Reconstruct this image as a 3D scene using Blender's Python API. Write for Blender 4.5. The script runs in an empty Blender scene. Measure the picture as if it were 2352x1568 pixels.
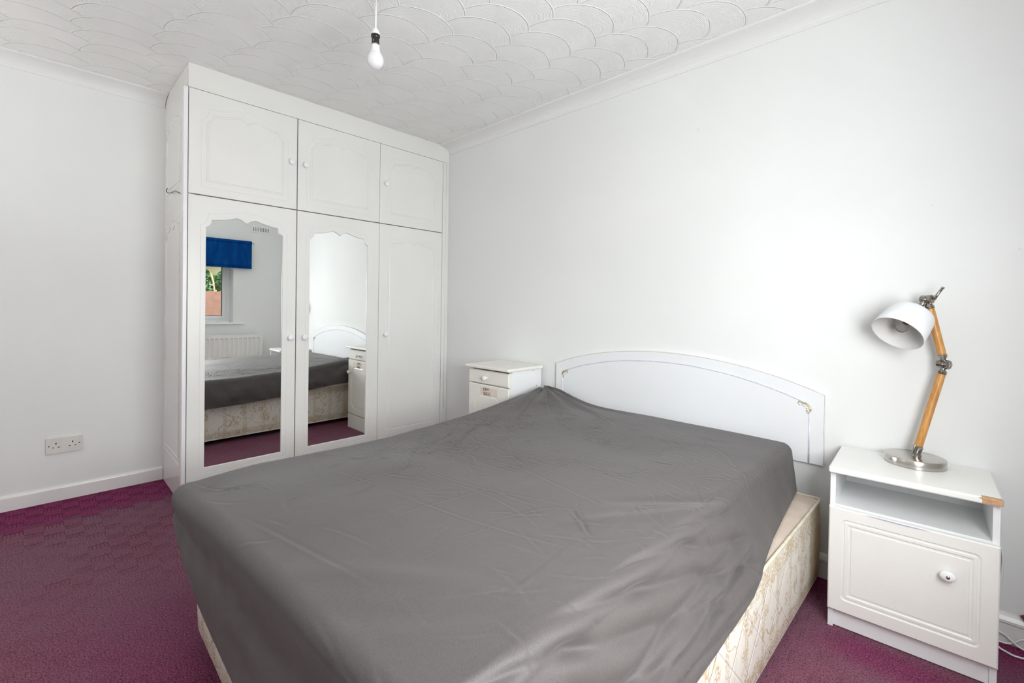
import bpy, bmesh, math, random
import numpy as np
from mathutils import Vector, Matrix
from mathutils.geometry import tessellate_polygon
random.seed(3); rng = np.random.default_rng(3)
sc = bpy.context.scene
COL = sc.collection
PI = math.pi

# ------------------------------------------------------------------ camera
yaw, pitch, roll = math.radians(44.0258), math.radians(-.5313), math.radians(.8555)
F = Vector((-math.sin(yaw)*math.cos(pitch), math.cos(yaw)*math.cos(pitch), math.sin(pitch)))
rt = Vector((math.cos(yaw), math.sin(yaw), 0)); up = rt.cross(F)
RT = rt*math.cos(roll) + up*math.sin(roll); UP = -rt*math.sin(roll) + up*math.cos(roll)
cam = bpy.data.cameras.new('camera'); co = bpy.data.objects.new('camera', cam); COL.objects.link(co)
co.matrix_world = Matrix(((RT.x, UP.x, -F.x, 3.5933), (RT.y, UP.y, -F.y, -2.3072), (RT.z, UP.z, -F.z, 1.1185), (0, 0, 0, 1)))
cam.sensor_width = 36.0; cam.lens = 1051.84/2352*36; cam.shift_y = -69.06/2352; cam.clip_start = .02
sc.camera = co

# ------------------------------------------------------------------ world, lights, exposure
w = bpy.data.worlds.new('world'); sc.world = w; w.use_nodes = True
bg = w.node_tree.nodes['Background']; bg.inputs[0].default_value = (.97, .985, 1, 1); bg.inputs[1].default_value = 14.0
sc.view_settings.view_transform = 'Standard'; sc.view_settings.look = 'None'
sc.view_settings.gamma = 1; sc.view_settings.use_curve_mapping = False; sc.view_settings.exposure = 0.0
sc.cycles.use_denoising = True; sc.cycles.use_adaptive_sampling = True; sc.cycles.adaptive_threshold = .09; sc.cycles.use_light_tree = False; sc.cycles.adaptive_min_samples = 20
sc.cycles.max_bounces = 9; sc.cycles.diffuse_bounces = 6; sc.cycles.glossy_bounces = 4; sc.cycles.transparent_max_bounces = 12
sc.cycles.caustics_reflective = True; sc.cycles.caustics_refractive = False; sc.cycles.sample_clamp_indirect = 10

LX = 4.05; YB = -3.95; H = 2.40; D = .6355
WY0, WY1, WZ0, WZ1 = -2.35, -.64, .88, 1.86      # opening in the window wall
def portal(name, loc, rot, sx, sy):
    l = bpy.data.lights.new(name, 'AREA'); l.shape = 'RECTANGLE'; l.size = sx; l.size_y = sy; l.cycles.is_portal = True
    o = bpy.data.objects.new(name, l); COL.objects.link(o); o.location = loc; o.rotation_euler = rot
portal('window_portal', (LX+.30, (WY0+WY1)/2, (WZ0+WZ1)/2), (0, PI/2, 0), WZ1-WZ0, WY1-WY0)
def area(name, loc, rot, sx, sy, power, col=(1, 1, 1)):
    l = bpy.data.lights.new(name, 'AREA'); l.shape = 'RECTANGLE'; l.size = sx; l.size_y = sy; l.energy = power; l.color = col
    o = bpy.data.objects.new(name, l); COL.objects.link(o); o.location = loc; o.rotation_euler = rot; return o
area('window_daylight', (LX-.13, -1.58, 1.20), (0, PI/2, -.08), .75, 1.05, 50, (.966, .987, 1))
area('added_fill_camera', (3.72, -2.15, 1.6), (PI, 0, 0), .4, .4, 10, (.978, .990, .962))  # added fill lamp beside the camera, bounced off the ceiling
area('added_fill_corner', (.6, -3.6, 1.3), (PI, 0, 0), .4, .4, 10, (.978, .990, .962))  # unseen lamp added in the front left corner to even out the room light
area('added_fill_door', (2.0, -3.3, 1.3), (PI, 0, 0), .4, .4, 4, (.978, .990, .962))  # another added fill, out of view near the front wall, aimed upwards
PX0, PX1, PZ1 = 1.9, 2.75, 2.02                  # door opening in the front wall

# ------------------------------------------------------------------ materials
def newmat(n):
    m = bpy.data.materials.new(n); m.use_nodes = True; t = m.node_tree; b = t.nodes['Principled BSDF']; return m, t, b
class NB:
    """small helper to build maths node graphs"""
    def __init__(s, t): s.t = t
    def val(s, x): return x
    def m(s, op, a, b=None, c=None):
        n = s.t.nodes.new('ShaderNodeMath'); n.operation = op
        for i, v in enumerate((a, b, c)):
            if v is None: continue
            if isinstance(v, (int, float)): n.inputs[i].default_value = v
            else: s.t.links.new(v, n.inputs[i])
        return n.outputs[0]
    def pos(s, obj=False):
        n = s.t.nodes.new('ShaderNodeTexCoord') if obj else s.t.nodes.new('ShaderNodeNewGeometry')
        return n.outputs['Object'] if obj else n.outputs['Position']
    def xyz(s, v):
        n = s.t.nodes.new('ShaderNodeSeparateXYZ'); s.t.links.new(v, n.inputs[0]); return n.outputs
    def comb(s, x, y, z=0):
        n = s.t.nodes.new('ShaderNodeCombineXYZ')
        for i, v in enumerate((x, y, z)):
            if isinstance(v, (int, float)): n.inputs[i].default_value = v
            else: s.t.links.new(v, n.inputs[i])
        return n.outputs[0]
    def noise(s, vec, scale, detail=2, rough=.5, dist=0):
        n = s.t.nodes.new('ShaderNodeTexNoise'); s.t.links.new(vec, n.inputs['Vector'])
        n.inputs['Scale'].default_value = scale; n.inputs['Detail'].default_value = detail
        n.inputs['Roughness'].default_value = rough; n.inputs['Distortion'].default_value = dist
        return n.outputs[0]
    def white(s, vec):
        n = s.t.nodes.new('ShaderNodeTexWhiteNoise'); n.noise_dimensions = '2D'; s.t.links.new(vec, n.inputs['Vector']); return n.outputs[0]
    def ramp(s, f, lo, hi):
        n = s.t.nodes.new('ShaderNodeMapRange'); n.interpolation_type = 'SMOOTHSTEP'
        s.t.links.new(f, n.inputs[0]); n.inputs[1].default_value = lo; n.inputs[2].default_value = hi; return n.outputs[0]
    def mix(s, f, a, b):
        n = s.t.nodes.new('ShaderNodeMix'); n.data_type = 'RGBA'
        for i, v in ((0, f), (6, a), (7, b)):
            if isinstance(v, (int, float)): n.inputs[i].default_value = v
            elif isinstance(v, tuple): n.inputs[i].default_value = (*v, 1)
            else: s.t.links.new(v, n.inputs[i])
        return n.outputs[2]
    def bump(s, h, b, dist, strength=1.0):
        n = s.t.nodes.new('ShaderNodeBump'); n.inputs['Strength'].default_value = strength; n.inputs['Distance'].default_value = dist
        s.t.links.new(h, n.inputs['Height']); s.t.links.new(n.outputs[0], b.inputs['Normal']); return n
def paint(name, col, rough=.5, var=.03, vscale=3, dirt=None, bump=.0006, bscale=60, spec=.5):
    m, t, b = newmat(name); g = NB(t); p = g.pos()
    f = g.noise(p, vscale, 3)
    c2 = tuple(x*(1-var) for x in col)
    c = g.mix(g.ramp(f, .35, .65), col, c2)
    if dirt:
        f2 = g.ramp(g.noise(p, 38, 4, .6), .69, .76); c = g.mix(g.m('MULTIPLY', f2, .35), c, dirt)
    t.links.new(c, b.inputs['Base Color']); b.inputs['Roughness'].default_value = rough; b.inputs['Specular IOR Level'].default_value = spec
    if bump: g.bump(g.noise(p, bscale, 3), b, bump)
    return m
def metal(name, col, rough, aniso=0):
    m, t, b = newmat(name); b.inputs['Base Color'].default_value = (*col, 1); b.inputs['Metallic'].default_value = 1; b.inputs['Roughness'].default_value = rough
    g = NB(t); n = g.noise(g.pos(), 400, 2); r = g.m('MULTIPLY_ADD', n, .12, rough-.05); t.links.new(r, b.inputs['Roughness']); return m

M = {}
M['wall'] = paint('wall_paint', (.79, .80, .79), .75, .03, 1.3, None, 0, 35, .3)
M['skirt'] = paint('gloss_white', (.82, .81, .79), .28, .05, 6, (.45, .38, .30), .0006, 25)
M['cornice'] = paint('cornice_paint', (.78, .78, .77), .7, .02, 2, None, .0004, 30, .3)
M['ward'] = paint('cream_laminate', (.80, .80, .768), .34, .03, 2.5, None, 0)
M['wardside'] = paint('glossy_side_laminate', (.83, .82, .79), .16, .03, 2.5, None, 0)
M['batten'] = paint('white_batten', (.84, .84, .85), .35, .02, 3, None, 0)
M['cream'] = paint('cream_cabinet', (.83, .815, .755), .38, .03, 4, (.60, .50, .38), .0003, 90)
M['nsd'] = paint('cream_nightstand', (.84, .84, .805), .36, .03, 4, (.66, .58, .46), .0003, 90)
M['whitelam'] = paint('white_laminate', (.83, .845, .855), .4, .02, 3, None, 0)
M['knob'] = paint('white_ceramic', (.85, .85, .87), .12, .0, 3, None, 0)
M['head'] = paint('headboard_white', (.80, .815, .83), .38, .02, 2, None, .0002, 90)
M['edge'] = paint('raw_edge', (.62, .53, .43), .7, .2, 20, None, 0)
M['bead'] = paint('lilac_bead', (.72, .73, .82), .35, .1, 40, None, 0)
M['gilt'] = metal('gilt_cream', (.72, .63, .47), .35)
M['dark'] = paint('dark_gap', (.02, .018, .015), .8, 0, 3, None, 0)
M['black'] = paint('black_bakelite', (.012, .012, .014), .25, 0, 3, None, 0)
M['plastic'] = paint('white_plastic', (.84, .84, .84), .3, .01, 3, None, 0)
M['oldplastic'] = paint('aged_plastic', (.70, .69, .645), .35, .05, 30, (.45, .38, .28), 0)
M['upvc'] = paint('white_upvc', (.86, .87, .88), .25, .01, 3, None, 0)
M['steel'] = metal('brushed_steel', (.56, .53, .495), .22)
M['chrome'] = metal('dark_nickel', (.36, .335, .30), .14)
M['brass'] = metal('bulb_cap', (.55, .50, .42), .3)
M['rad'] = paint('radiator_white', (.80, .81, .79), .35, .01, 3, None, 0)
M['rubber'] = paint('rubber_gasket', (.03, .035, .04), .6, 0, 3, None, 0)
M['ink'] = paint('marker_ink', (.015, .013, .012), .6, 0, 3, None, 0)
M['lilac'] = paint('lilac_scuff', (.58, .58, .75), .5, 0, 3, None, 0)
M['valance'] = paint('cream_valance', (.50, .42, .28), .7, .05, 10, None, 0)
M['chip'] = paint('bare_mdf', (.60, .36, .20), .7, .25, 60, None, .0006, 90)
M['frost'] = paint('frosted_bulb', (.74, .75, .76), .22, 0, 3, None, 0)
M['shade'] = paint('opal_shade', (.76, .775, .79), .45, .0, 3, None, 0)
M['shade_in'] = paint('shade_lining', (.70, .69, .665), .6, .0, 3, None, 0)
M['grass'] = paint('lawn', (.04, .10, .02), .9, .4, 8, None, 0)
M['fence'] = paint('fence_wood', (.085, .030, .016), .8, .25, 9, None, .002, 60)
M['branch'] = paint('branch_bark', (.20, .16, .07), .8, .2, 9, None, 0)
M['render'] = paint('outer_render', (.3, .27, .22), .9, .1, 9, None, 0)

m, t, b = newmat('leaf_green'); g = NB(t)
oi = t.nodes.new('ShaderNodeNewGeometry')
c = g.mix(g.ramp(g.noise(g.pos(), 5, 2), .35, .65), (.006, .030, .006), (.045, .13, .02)); t.links.new(c, b.inputs['Base Color']); b.inputs['Roughness'].default_value = .6; M['leaf'] = m

m, t, b = newmat('mirror_glass'); b.inputs['Base Color'].default_value = (.955, .975, .965, 1); b.inputs['Metallic'].default_value = 1; b.inputs['Roughness'].default_value = .0; M['mirror'] = m

m = bpy.data.materials.new('window_glass'); m.use_nodes = True; t = m.node_tree
t.nodes.remove(t.nodes['Principled BSDF']); out = t.nodes['Material Output']
tr = t.nodes.new('ShaderNodeBsdfTransparent'); tr.inputs[0].default_value = (.95, .97, .96, 1)
gl = t.nodes.new('ShaderNodeBsdfGlossy'); gl.inputs['Roughness'].default_value = 0
fr = t.nodes.new('ShaderNodeFresnel'); fr.inputs[0].default_value = 1.45
mx = t.nodes.new('ShaderNodeMixShader'); t.links.new(fr.outputs[0], mx.inputs[0]); t.links.new(tr.outputs[0], mx.inputs[1]); t.links.new(gl.outputs[0], mx.inputs[2]); t.links.new(mx.outputs[0], out.inputs[0])
M['glass'] = m

# wood of the lamp arms
m, t, b = newmat('beech_wood'); g = NB(t); p = g.pos(True); s_ = g.xyz(p)
v = g.comb(g.m('MULTIPLY', s_[0], 10), g.m('MULTIPLY', s_[1], 10), s_[2])
n1 = g.noise(v, 9, 4, .6, 1.2)
c = g.mix(g.ramp(n1, .38, .62), (.60, .30, .085), (.46, .205, .05)); t.links.new(c, b.inputs['Base Color']); b.inputs['Roughness'].default_value = .38; M['wood'] = m

# blue blind
m, t, b = newmat('blue_blind_fabric'); g = NB(t); p = g.pos()
sx_ = g.xyz(p); v = g.comb(g.m('MULTIPLY', sx_[1], 3), g.m('MULTIPLY', sx_[2], .7), 0)
c = g.mix(g.ramp(g.noise(v, 6, 4, .6), .4, .75), (.0, .042, .20), (.0, .075, .27)); t.links.new(c, b.inputs['Base Color']); b.inputs['Roughness'].default_value = .8; b.inputs['Specular IOR Level'].default_value = .08; M['blue'] = m

# dark grey sheet
m, t, b = newmat('charcoal_sheet'); g = NB(t); p = g.pos()
fb = g.noise(p, 420, 2, .6)
c = g.mix(g.ramp(fb, .3, .7), (.069, .0600, .0585), (.089, .0785, .076)); t.links.new(c, b.inputs['Base Color'])
b.inputs['Roughness'].default_value = .60; b.inputs['Specular IOR Level'].default_value = .42
try: b.inputs['Sheen Weight'].default_value = .12; b.inputs['Sheen Roughness'].default_value = .5
except Exception: pass
wv = g.noise(p, 1400, 1, .5); wr = g.noise(p, 9, 3, .5, .5); wr2 = g.noise(p, 160, 2, .6)
h = g.m('ADD', g.m('MULTIPLY', wr, 1.0), g.m('ADD', g.m('MULTIPLY', wr2, .05), g.m('MULTIPLY', wv, .04)))
g.bump(h, b, .0032, .55); M['sheet'] = m

# divan damask
m, t, b = newmat('divan_damask'); g = NB(t); p = g.pos(True); q = g.xyz(p)
al = g.m('ADD', q[0], q[1]); uv = g.comb(al, q[2], 0)
vo = t.nodes.new('ShaderNodeTexVoronoi'); t.links.new(uv, vo.inputs['Vector']); vo.inputs['Scale'].default_value = 16; vo.inputs['Randomness'].default_value = .9
leaf = g.m('SUBTRACT', 1, g.ramp(vo.outputs['Distance'], .30, .50))
det = g.ramp(g.noise(uv, 95, 3, .6), .46, .54)
msk = g.ramp(g.noise(uv, 7.5, 2), .44, .54)
blot = g.m('MULTIPLY', g.m('MULTIPLY', leaf, det), msk)
n2 = g.noise(uv, 6.5, 2, .5, .6); vine = g.m('SUBTRACT', 1, g.ramp(g.m('ABSOLUTE', g.m('SUBTRACT', n2, .5)), .004, .010))
cell = g.m('ABSOLUTE', g.m('SINE', g.m('MULTIPLY', al, 22.0))); band = g.m('MULTIPLY', g.ramp(cell, .93, .97), g.ramp(g.noise(uv, 120, 2), .47, .53))
hb = g.m('ABSOLUTE', g.m('SUBTRACT', q[2], .075)); hb2 = g.m('ABSOLUTE', g.m('SUBTRACT', q[2], .315)); band2 = g.m('MULTIPLY', g.m('SUBTRACT', 1, g.ramp(g.m('MINIMUM', hb, hb2), .018, .03)), g.ramp(g.noise(uv, 110, 2), .47, .53))
tot = g.m('MINIMUM', g.m('ADD', g.m('ADD', blot, g.m('MULTIPLY', vine, .9)), g.m('ADD', g.m('MULTIPLY', band, .7), g.m('MULTIPLY', band2, .8))), 1)
stain = g.ramp(g.m('MULTIPLY', g.noise(uv, 4, 3), g.ramp(g.xyz(g.pos())[1], -.5, -.05)), .18, .55)
base = g.mix(stain, (.77, .74, .665), (.56, .43, .24))
c = g.mix(g.m('MULTIPLY', tot, .80), base, (.50, .375, .20)); t.links.new(c, b.inputs['Base Color'])
b.inputs['Roughness'].default_value = .55
d1 = g.m('ABSOLUTE', g.m('SINE', g.m('MULTIPLY', g.m('ADD', al, q[2]), 16))); d2 = g.m('ABSOLUTE', g.m('SINE', g.m('MULTIPLY', g.m('SUBTRACT', al, q[2]), 16)))
qh = g.m('MINIMUM', g.ramp(d1, 0, .12), g.ramp(d2, 0, .12))
g.bump(g.m('ADD', qh, g.m('MULTIPLY', tot, .25)), b, .0022, .8); M['divan'] = m
M['divantop'] = paint('divan_top_cloth', (.66, .55, .46), .85, .08, 14, (.28, .22, .18), .0006, 150)
M['piping'] = paint('cream_piping', (.70, .64, .50), .6, .15, 30, (.35, .30, .2), 0)
M['matt'] = paint('mattress_ticking', (.66, .62, .55), .8, .06, 20, None, 0)

# carpet: brick grid of comb blocks and tufted blocks
m, t, b = newmat('purple_carpet'); g = NB(t); P_ = g.pos(); q = g.xyz(P_)
wob = g.m('MULTIPLY', g.m('SUBTRACT', g.noise(P_, 14, 2), .5), .012)
X = g.m('ADD', q[0], wob); Y = g.m('ADD', q[1], g.m('MULTIPLY', g.m('SUBTRACT', g.noise(P_, 17, 2), .5), .010))
uu = g.m('DIVIDE', g.m('ADD', Y, 2.2827+13.7), .0685); ci = g.m('FLOOR', uu); fu = g.m('FRACT', uu)
par = g.m('MODULO', ci, 2)
vv = g.m('ADD', g.m('DIVIDE', g.m('ADD', X, 1.36-.1005), .1358), g.m('MULTIPLY', par, .5)); ri = g.m('FLOOR', vv); fv = g.m('FRACT', vv)
evn = g.m('SUBTRACT', 1, par)
line = g.m('SUBTRACT', 1, g.ramp(fv, .035, .085))
lineW = g.m('MULTIPLY', line, g.m('ADD', .55, g.m('MULTIPLY', evn, .45)))
teeth = g.ramp(g.m('COSINE', g.m('MULTIPLY', fu, 2*PI*5)), .35, .8)
upp = g.m('SUBTRACT', 1, g.ramp(fv, .36, .44))
tee = g.m('MULTIPLY', g.m('MULTIPLY', teeth, upp), evn)
fz = g.m('MULTIPLY', g.m('MULTIPLY', g.ramp(g.noise(P_, 130, 2), .40, .62), upp), par)
edge = g.m('MULTIPLY', g.m('MULTIPLY', g.m('SUBTRACT', 1, g.ramp(g.m('MINIMUM', fu, g.m('SUBTRACT', 1, fu)), .01, .05)), upp), evn)
pres = g.ramp(g.noise(P_, 3.2, 3, .6), .30, .62)          # pile trodden flat in places hides the pattern
wearx = g.ramp(X, .37, .55); far = g.m('SUBTRACT', 1, g.ramp(X, .55, 1.5))
vis = g.m('MAXIMUM', g.m('SUBTRACT', 1, wearx), g.m('MULTIPLY', pres, g.m('MULTIPLY_ADD', far, .55, .30)))
dk = g.m('MULTIPLY', g.m('MINIMUM', g.m('ADD', g.m('ADD', lineW, g.m('MULTIPLY', tee, .5)), g.m('ADD', g.m('MULTIPLY', fz, .62), g.m('MULTIPLY', edge, .55))), 1), vis)
rowx = g.m('MULTIPLY_ADD', g.m('SUBTRACT', ri, g.m('MULTIPLY', par, .5)), .1358, -1.2595)      # wall side edge of this block
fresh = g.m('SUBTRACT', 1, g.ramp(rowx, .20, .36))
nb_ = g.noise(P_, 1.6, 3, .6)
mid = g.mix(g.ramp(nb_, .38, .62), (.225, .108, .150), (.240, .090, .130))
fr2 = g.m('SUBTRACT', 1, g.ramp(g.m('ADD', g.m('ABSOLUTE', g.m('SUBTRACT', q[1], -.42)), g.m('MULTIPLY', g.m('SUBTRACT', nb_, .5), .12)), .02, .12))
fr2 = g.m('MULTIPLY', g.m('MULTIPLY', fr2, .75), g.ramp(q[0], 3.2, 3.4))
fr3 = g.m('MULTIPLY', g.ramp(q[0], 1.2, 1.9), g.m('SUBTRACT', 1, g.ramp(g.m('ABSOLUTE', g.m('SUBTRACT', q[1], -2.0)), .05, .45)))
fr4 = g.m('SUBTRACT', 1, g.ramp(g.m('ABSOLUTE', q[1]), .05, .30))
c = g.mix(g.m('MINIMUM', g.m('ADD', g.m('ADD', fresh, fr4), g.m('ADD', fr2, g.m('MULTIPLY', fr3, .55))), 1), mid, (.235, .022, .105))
sp = g.noise(P_, 210, 3, .75); c = g.mix(g.m('MULTIPLY', g.ramp(sp, .48, .66), .60), c, (.46, .21, .31))
c = g.mix(g.m('MULTIPLY', g.ramp(g.noise(P_, 190, 3, .75), .50, .62), .70), c, (.04, .012, .028))
lint = g.ramp(g.noise(P_, 75, 1, .5), .83, .85); c = g.mix(g.m('MULTIPLY', lint, .5), c, (.6, .5, .5))
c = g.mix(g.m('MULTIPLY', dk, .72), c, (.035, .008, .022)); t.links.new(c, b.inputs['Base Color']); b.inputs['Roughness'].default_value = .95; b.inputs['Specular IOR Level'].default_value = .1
hh = g.m('SUBTRACT', g.m('ADD', g.m('MULTIPLY', sp, .9), g.m('MULTIPLY', g.noise(P_, 90, 3), .5)), g.m('MULTIPLY', dk, 1.2))
g.bump(hh, b, .0060, .9); M['carpet'] = m

# swirled plaster ceiling: rows of overlapping combed fans
m, t, b = newmat('fan_plaster_ceiling'); g = NB(t); P_ = g.pos(); q = g.xyz(P_)
wn = g.noise(P_, 2.2, 2); X = g.m('MULTIPLY_ADD', g.m('SUBTRACT', wn, .5), .05, q[0]); Y = g.m('MULTIPLY_ADD', g.m('SUBTRACT', g.noise(P_, 2.7, 2), .5), .05, q[1])
RX, RY, RR = .140, .285, .190
i0 = g.m('CEIL', g.m('DIVIDE', g.m('SUBTRACT', X, RR+.075), RX))
R_ = None; anyok = None
for k in (2, 1, 0):
    i = g.m('ADD', i0, k) if k else i0
    off = g.m('MULTIPLY', g.white(g.comb(i, 3.3)), .55)
    jt = g.m('FLOOR', g.m('SUBTRACT', g.m('DIVIDE', g.m('ADD', g.m('SUBTRACT', Y, .23), RR), RY), off))
    for dj in (-1, 0):
        jj = g.m('ADD', jt, dj)
        cy_ = g.m('MULTIPLY_ADD', g.m('ADD', jj, off), RY, .23)
        jit = g.m('MULTIPLY', g.m('SUBTRACT', g.white(g.comb(i, jj)), .5), .03)
        cx_ = g.m('ADD', g.m('MULTIPLY_ADD', i, RX, .075), jit)
        dx = g.m('SUBTRACT', X, cx_); dy = g.m('SUBTRACT', Y, cy_)
        r_ = g.m('SQRT', g.m('ADD', g.m('MULTIPLY', dx, dx), g.m('MULTIPLY', dy, dy))); ok = g.m('LESS_THAN', r_, RR)
        R_ = r_ if R_ is None else g.m('ADD', g.m('MULTIPLY', ok, r_), g.m('MULTIPLY', g.m('SUBTRACT', 1, ok), R_))
        anyok = ok if anyok is None else g.m('MAXIMUM', anyok, ok)
ridge = g.m('MULTIPLY', g.ramp(R_, RR-.0085, RR-.0065), g.m('SUBTRACT', 1, g.ramp(R_, RR-.0065, RR-.0002)))
cmb = g.m('SINE', g.m('MULTIPLY', R_, 2*PI/.0062))
amp = g.ramp(g.noise(P_, 3.5, 3), .20, .50)
hh = g.m('ADD', g.m('MULTIPLY', g.m('MULTIPLY', ridge, 1), g.m('MULTIPLY_ADD', wn, 2.2, 1.0)), g.m('MULTIPLY', g.m('MULTIPLY', cmb, .21), amp))
hh = g.m('MULTIPLY', hh, anyok)
b.inputs['Base Color'].default_value = (.83, .83, .815, 1); b.inputs['Roughness'].default_value = .8; b.inputs['Specular IOR Level'].default_value = .3
g.bump(hh, b, .0022, 1.0); M['ceil'] = m

# ------------------------------------------------------------------ helpers
def setp(o, label=None, cat=None, group=None, kind=None):
    if label: o['label'] = label
    if cat: o['category'] = cat
    if group: o['group'] = group
    if kind: o['kind'] = kind
    return o
BASE = {}
def rootbase(p):
    while p is not None and p.name not in BASE: p = p.parent
    return BASE[p.name] if p is not None else Vector((0, 0, 0))
def link(name, me, mat, parent=None, smooth=False):
    o = bpy.data.objects.new(name, me); COL.objects.link(o)
    for mm in (mat if isinstance(mat, (list, tuple)) else [mat]): me.materials.append(mm)
    if smooth: me.polygons.foreach_set('use_smooth', [True]*len(me.polygons))
    if parent is not None: o.parent = parent
    return o
def obj(name, verts, faces, mat, parent=None, smooth=False, fix=True, mats=None):
    bs = rootbase(parent) if parent is not None else Vector((0, 0, 0))
    me = bpy.data.meshes.new(name); me.from_pydata([(v[0]-bs[0], v[1]-bs[1], v[2]-bs[2]) for v in verts], [], faces)
    if fix:
        bm = bmesh.new(); bm.from_mesh(me); bmesh.ops.remove_doubles(bm, verts=bm.verts, dist=1e-6); bmesh.ops.recalc_face_normals(bm, faces=bm.faces); bm.to_mesh(me); bm.free()
    me.update(); return link(name, me, mat, parent, smooth)
def thing(name, loc, label, cat, group=None, rz=0, rotated=False):
    o = bpy.data.objects.new(name, None); COL.objects.link(o); o.location = loc; o.rotation_euler = (0, 0, rz); o.empty_display_size = .05
    BASE[o.name] = Vector((0, 0, 0)) if rotated else Vector(loc)
    return setp(o, label, cat, group)
def bbox(a, b_):
    (x0, y0, z0), (x1, y1, z1) = a, b_
    v = [(x0,y0,z0),(x1,y0,z0),(x1,y1,z0),(x0,y1,z0),(x0,y0,z1),(x1,y0,z1),(x1,y1,z1),(x0,y1,z1)]
    return v, [(0,3,2,1),(4,5,6,7),(0,1,5,4),(1,2,6,5),(2,3,7,6),(3,0,4,7)]
def box(name, a, b_, mat, parent=None, bev=0, seg=2):
    o = obj(name, *bbox(a, b_), mat, parent)
    if bev:
        bm = bmesh.new(); bm.from_mesh(o.data); bmesh.ops.bevel(bm, geom=bm.edges[:], offset=bev, segments=seg, affect='EDGES', profile=.5); bm.to_mesh(o.data); bm.free()
    return o
def merge(parts):
    V, Fc = [], []
    for v, f in parts:
        n = len(V); V += list(v); Fc += [tuple(i+n for i in q_) for q_ in f]
    return V, Fc
def frame_of(axis):
    a = Vector(axis).normalized(); u = a.orthogonal().normalized(); v = a.cross(u); return a, u, v
def lathe_g(o, axis, prof, n=40, squash=None):
    """prof: list of (distance along axis, radius)"""
    o = Vector(o); a, u, v = frame_of(axis)
    if squash: u, v = Vector(squash[0]), Vector(squash[1])
    V, Fc = [], []
    for (h, r) in prof:
        for k in range(n):
            th = 2*PI*k/n; V.append(tuple(o + a*h + u*(r*math.cos(th)) + v*(r*math.sin(th))))
    for j in range(len(prof)-1):
        for k in range(n): Fc.append((j*n+k, j*n+(k+1) % n, (j+1)*n+(k+1) % n, (j+1)*n+k))
    Fc.append(tuple(range(n))[::-1]); Fc.append(tuple((len(prof)-1)*n+k for k in range(n)))
    return V, Fc
def lathe(name, o, axis, prof, mat, parent=None, n=40, smooth=True, squash=None):
    ob = obj(name, *lathe_g(o, axis, prof, n, squash), mat, parent, smooth)
    if smooth: auto(ob)
    return ob
def auto(ob, ang=35):
    bm = bmesh.new(); bm.from_mesh(ob.data)
    es = [e for e in bm.edges if len(e.link_faces) == 2 and e.calc_face_angle(0) > math.radians(ang)]
    for e in es: e.smooth = False
    bm.to_mesh(ob.data); bm.free()
def tube_g(pts, r, n=8, closed=False):
    pts = [Vector(p) for p in pts]; V, Fc = [], []; prev = None
    for i, p in enumerate(pts):
        d = (pts[min(i+1, len(pts)-1)] - pts[max(i-1, 0)]).normalized()
        if prev is None: u = d.orthogonal().normalized()
        else: u = (prev - d*prev.dot(d)).normalized()
        prev = u; v = d.cross(u); rr = r[i] if isinstance(r, (list, tuple)) else r
        for k in range(n):
            th = 2*PI*k/n; V.append(tuple(p + u*(rr*math.cos(th)) + v*(rr*math.sin(th))))
    for j in range(len(pts)-1):
        for k in range(n): Fc.append((j*n+k, j*n+(k+1) % n, (j+1)*n+(k+1) % n, (j+1)*n+k))
    Fc.append(tuple(range(n))[::-1]); Fc.append(tuple((len(pts)-1)*n+k for k in range(n)))
    return V, Fc
def smoothpath(pts, k=8):
    P = [Vector(p) for p in pts]; P = [P[0]*2-P[1]] + P + [P[-1]*2-P[-2]]; out = []
    for i in range(1, len(P)-2):
        for s in range(k):
            t_ = s/k; a, b_, c_, d_ = P[i-1:i+3]
            out.append(.5*((2*b_) + (c_-a)*t_ + (2*a-5*b_+4*c_-d_)*t_*t_ + (3*b_-a-3*c_+d_)*t_**3))
    out.append(P[-2]); return out
def extrude(poly, mp, d0, d1):
    """2D polygon (s,t) -> prism between depths d0,d1 through mp(s,t,d)"""
    n = len(poly); V = [mp(s, t_, d0) for s, t_ in poly] + [mp(s, t_, d1) for s, t_ in poly]
    tri = tessellate_polygon([[Vector((s, t_, 0)) for s, t_ in poly]])
    Fc = [tuple(x) for x in tri] + [tuple(i+n for i in x) for x in tri] + [(i, (i+1) % n, n+(i+1) % n, n+i) for i in range(n)]
    return V, Fc
def offs(poly, d):
    """inset a CCW polygon by d"""
    n = len(poly); out = []
    for i in range(n):
        p0, p1, p2 = poly[i-1], poly[i], poly[(i+1) % n]
        a = Vector((p1[0]-p0[0], p1[1]-p0[1])).normalized(); c_ = Vector((p2[0]-p1[0], p2[1]-p1[1])).normalized()
        n1 = Vector((-a.y, a.x)); n2 = Vector((-c_.y, c_.x)); nn = n1+n2
        if nn.length < 1e-6: nn = n1.copy()
        nn.normalize(); k = min(1/max(nn.dot(n1), .45), 2.0)
        out.append((p1[0]+nn.x*d*k, p1[1]+nn.y*d*k))
    return out
def rect(s0, s1, t0, t1): return [(s0, t0), (s1, t0), (s1, t1), (s0, t1)]
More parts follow.
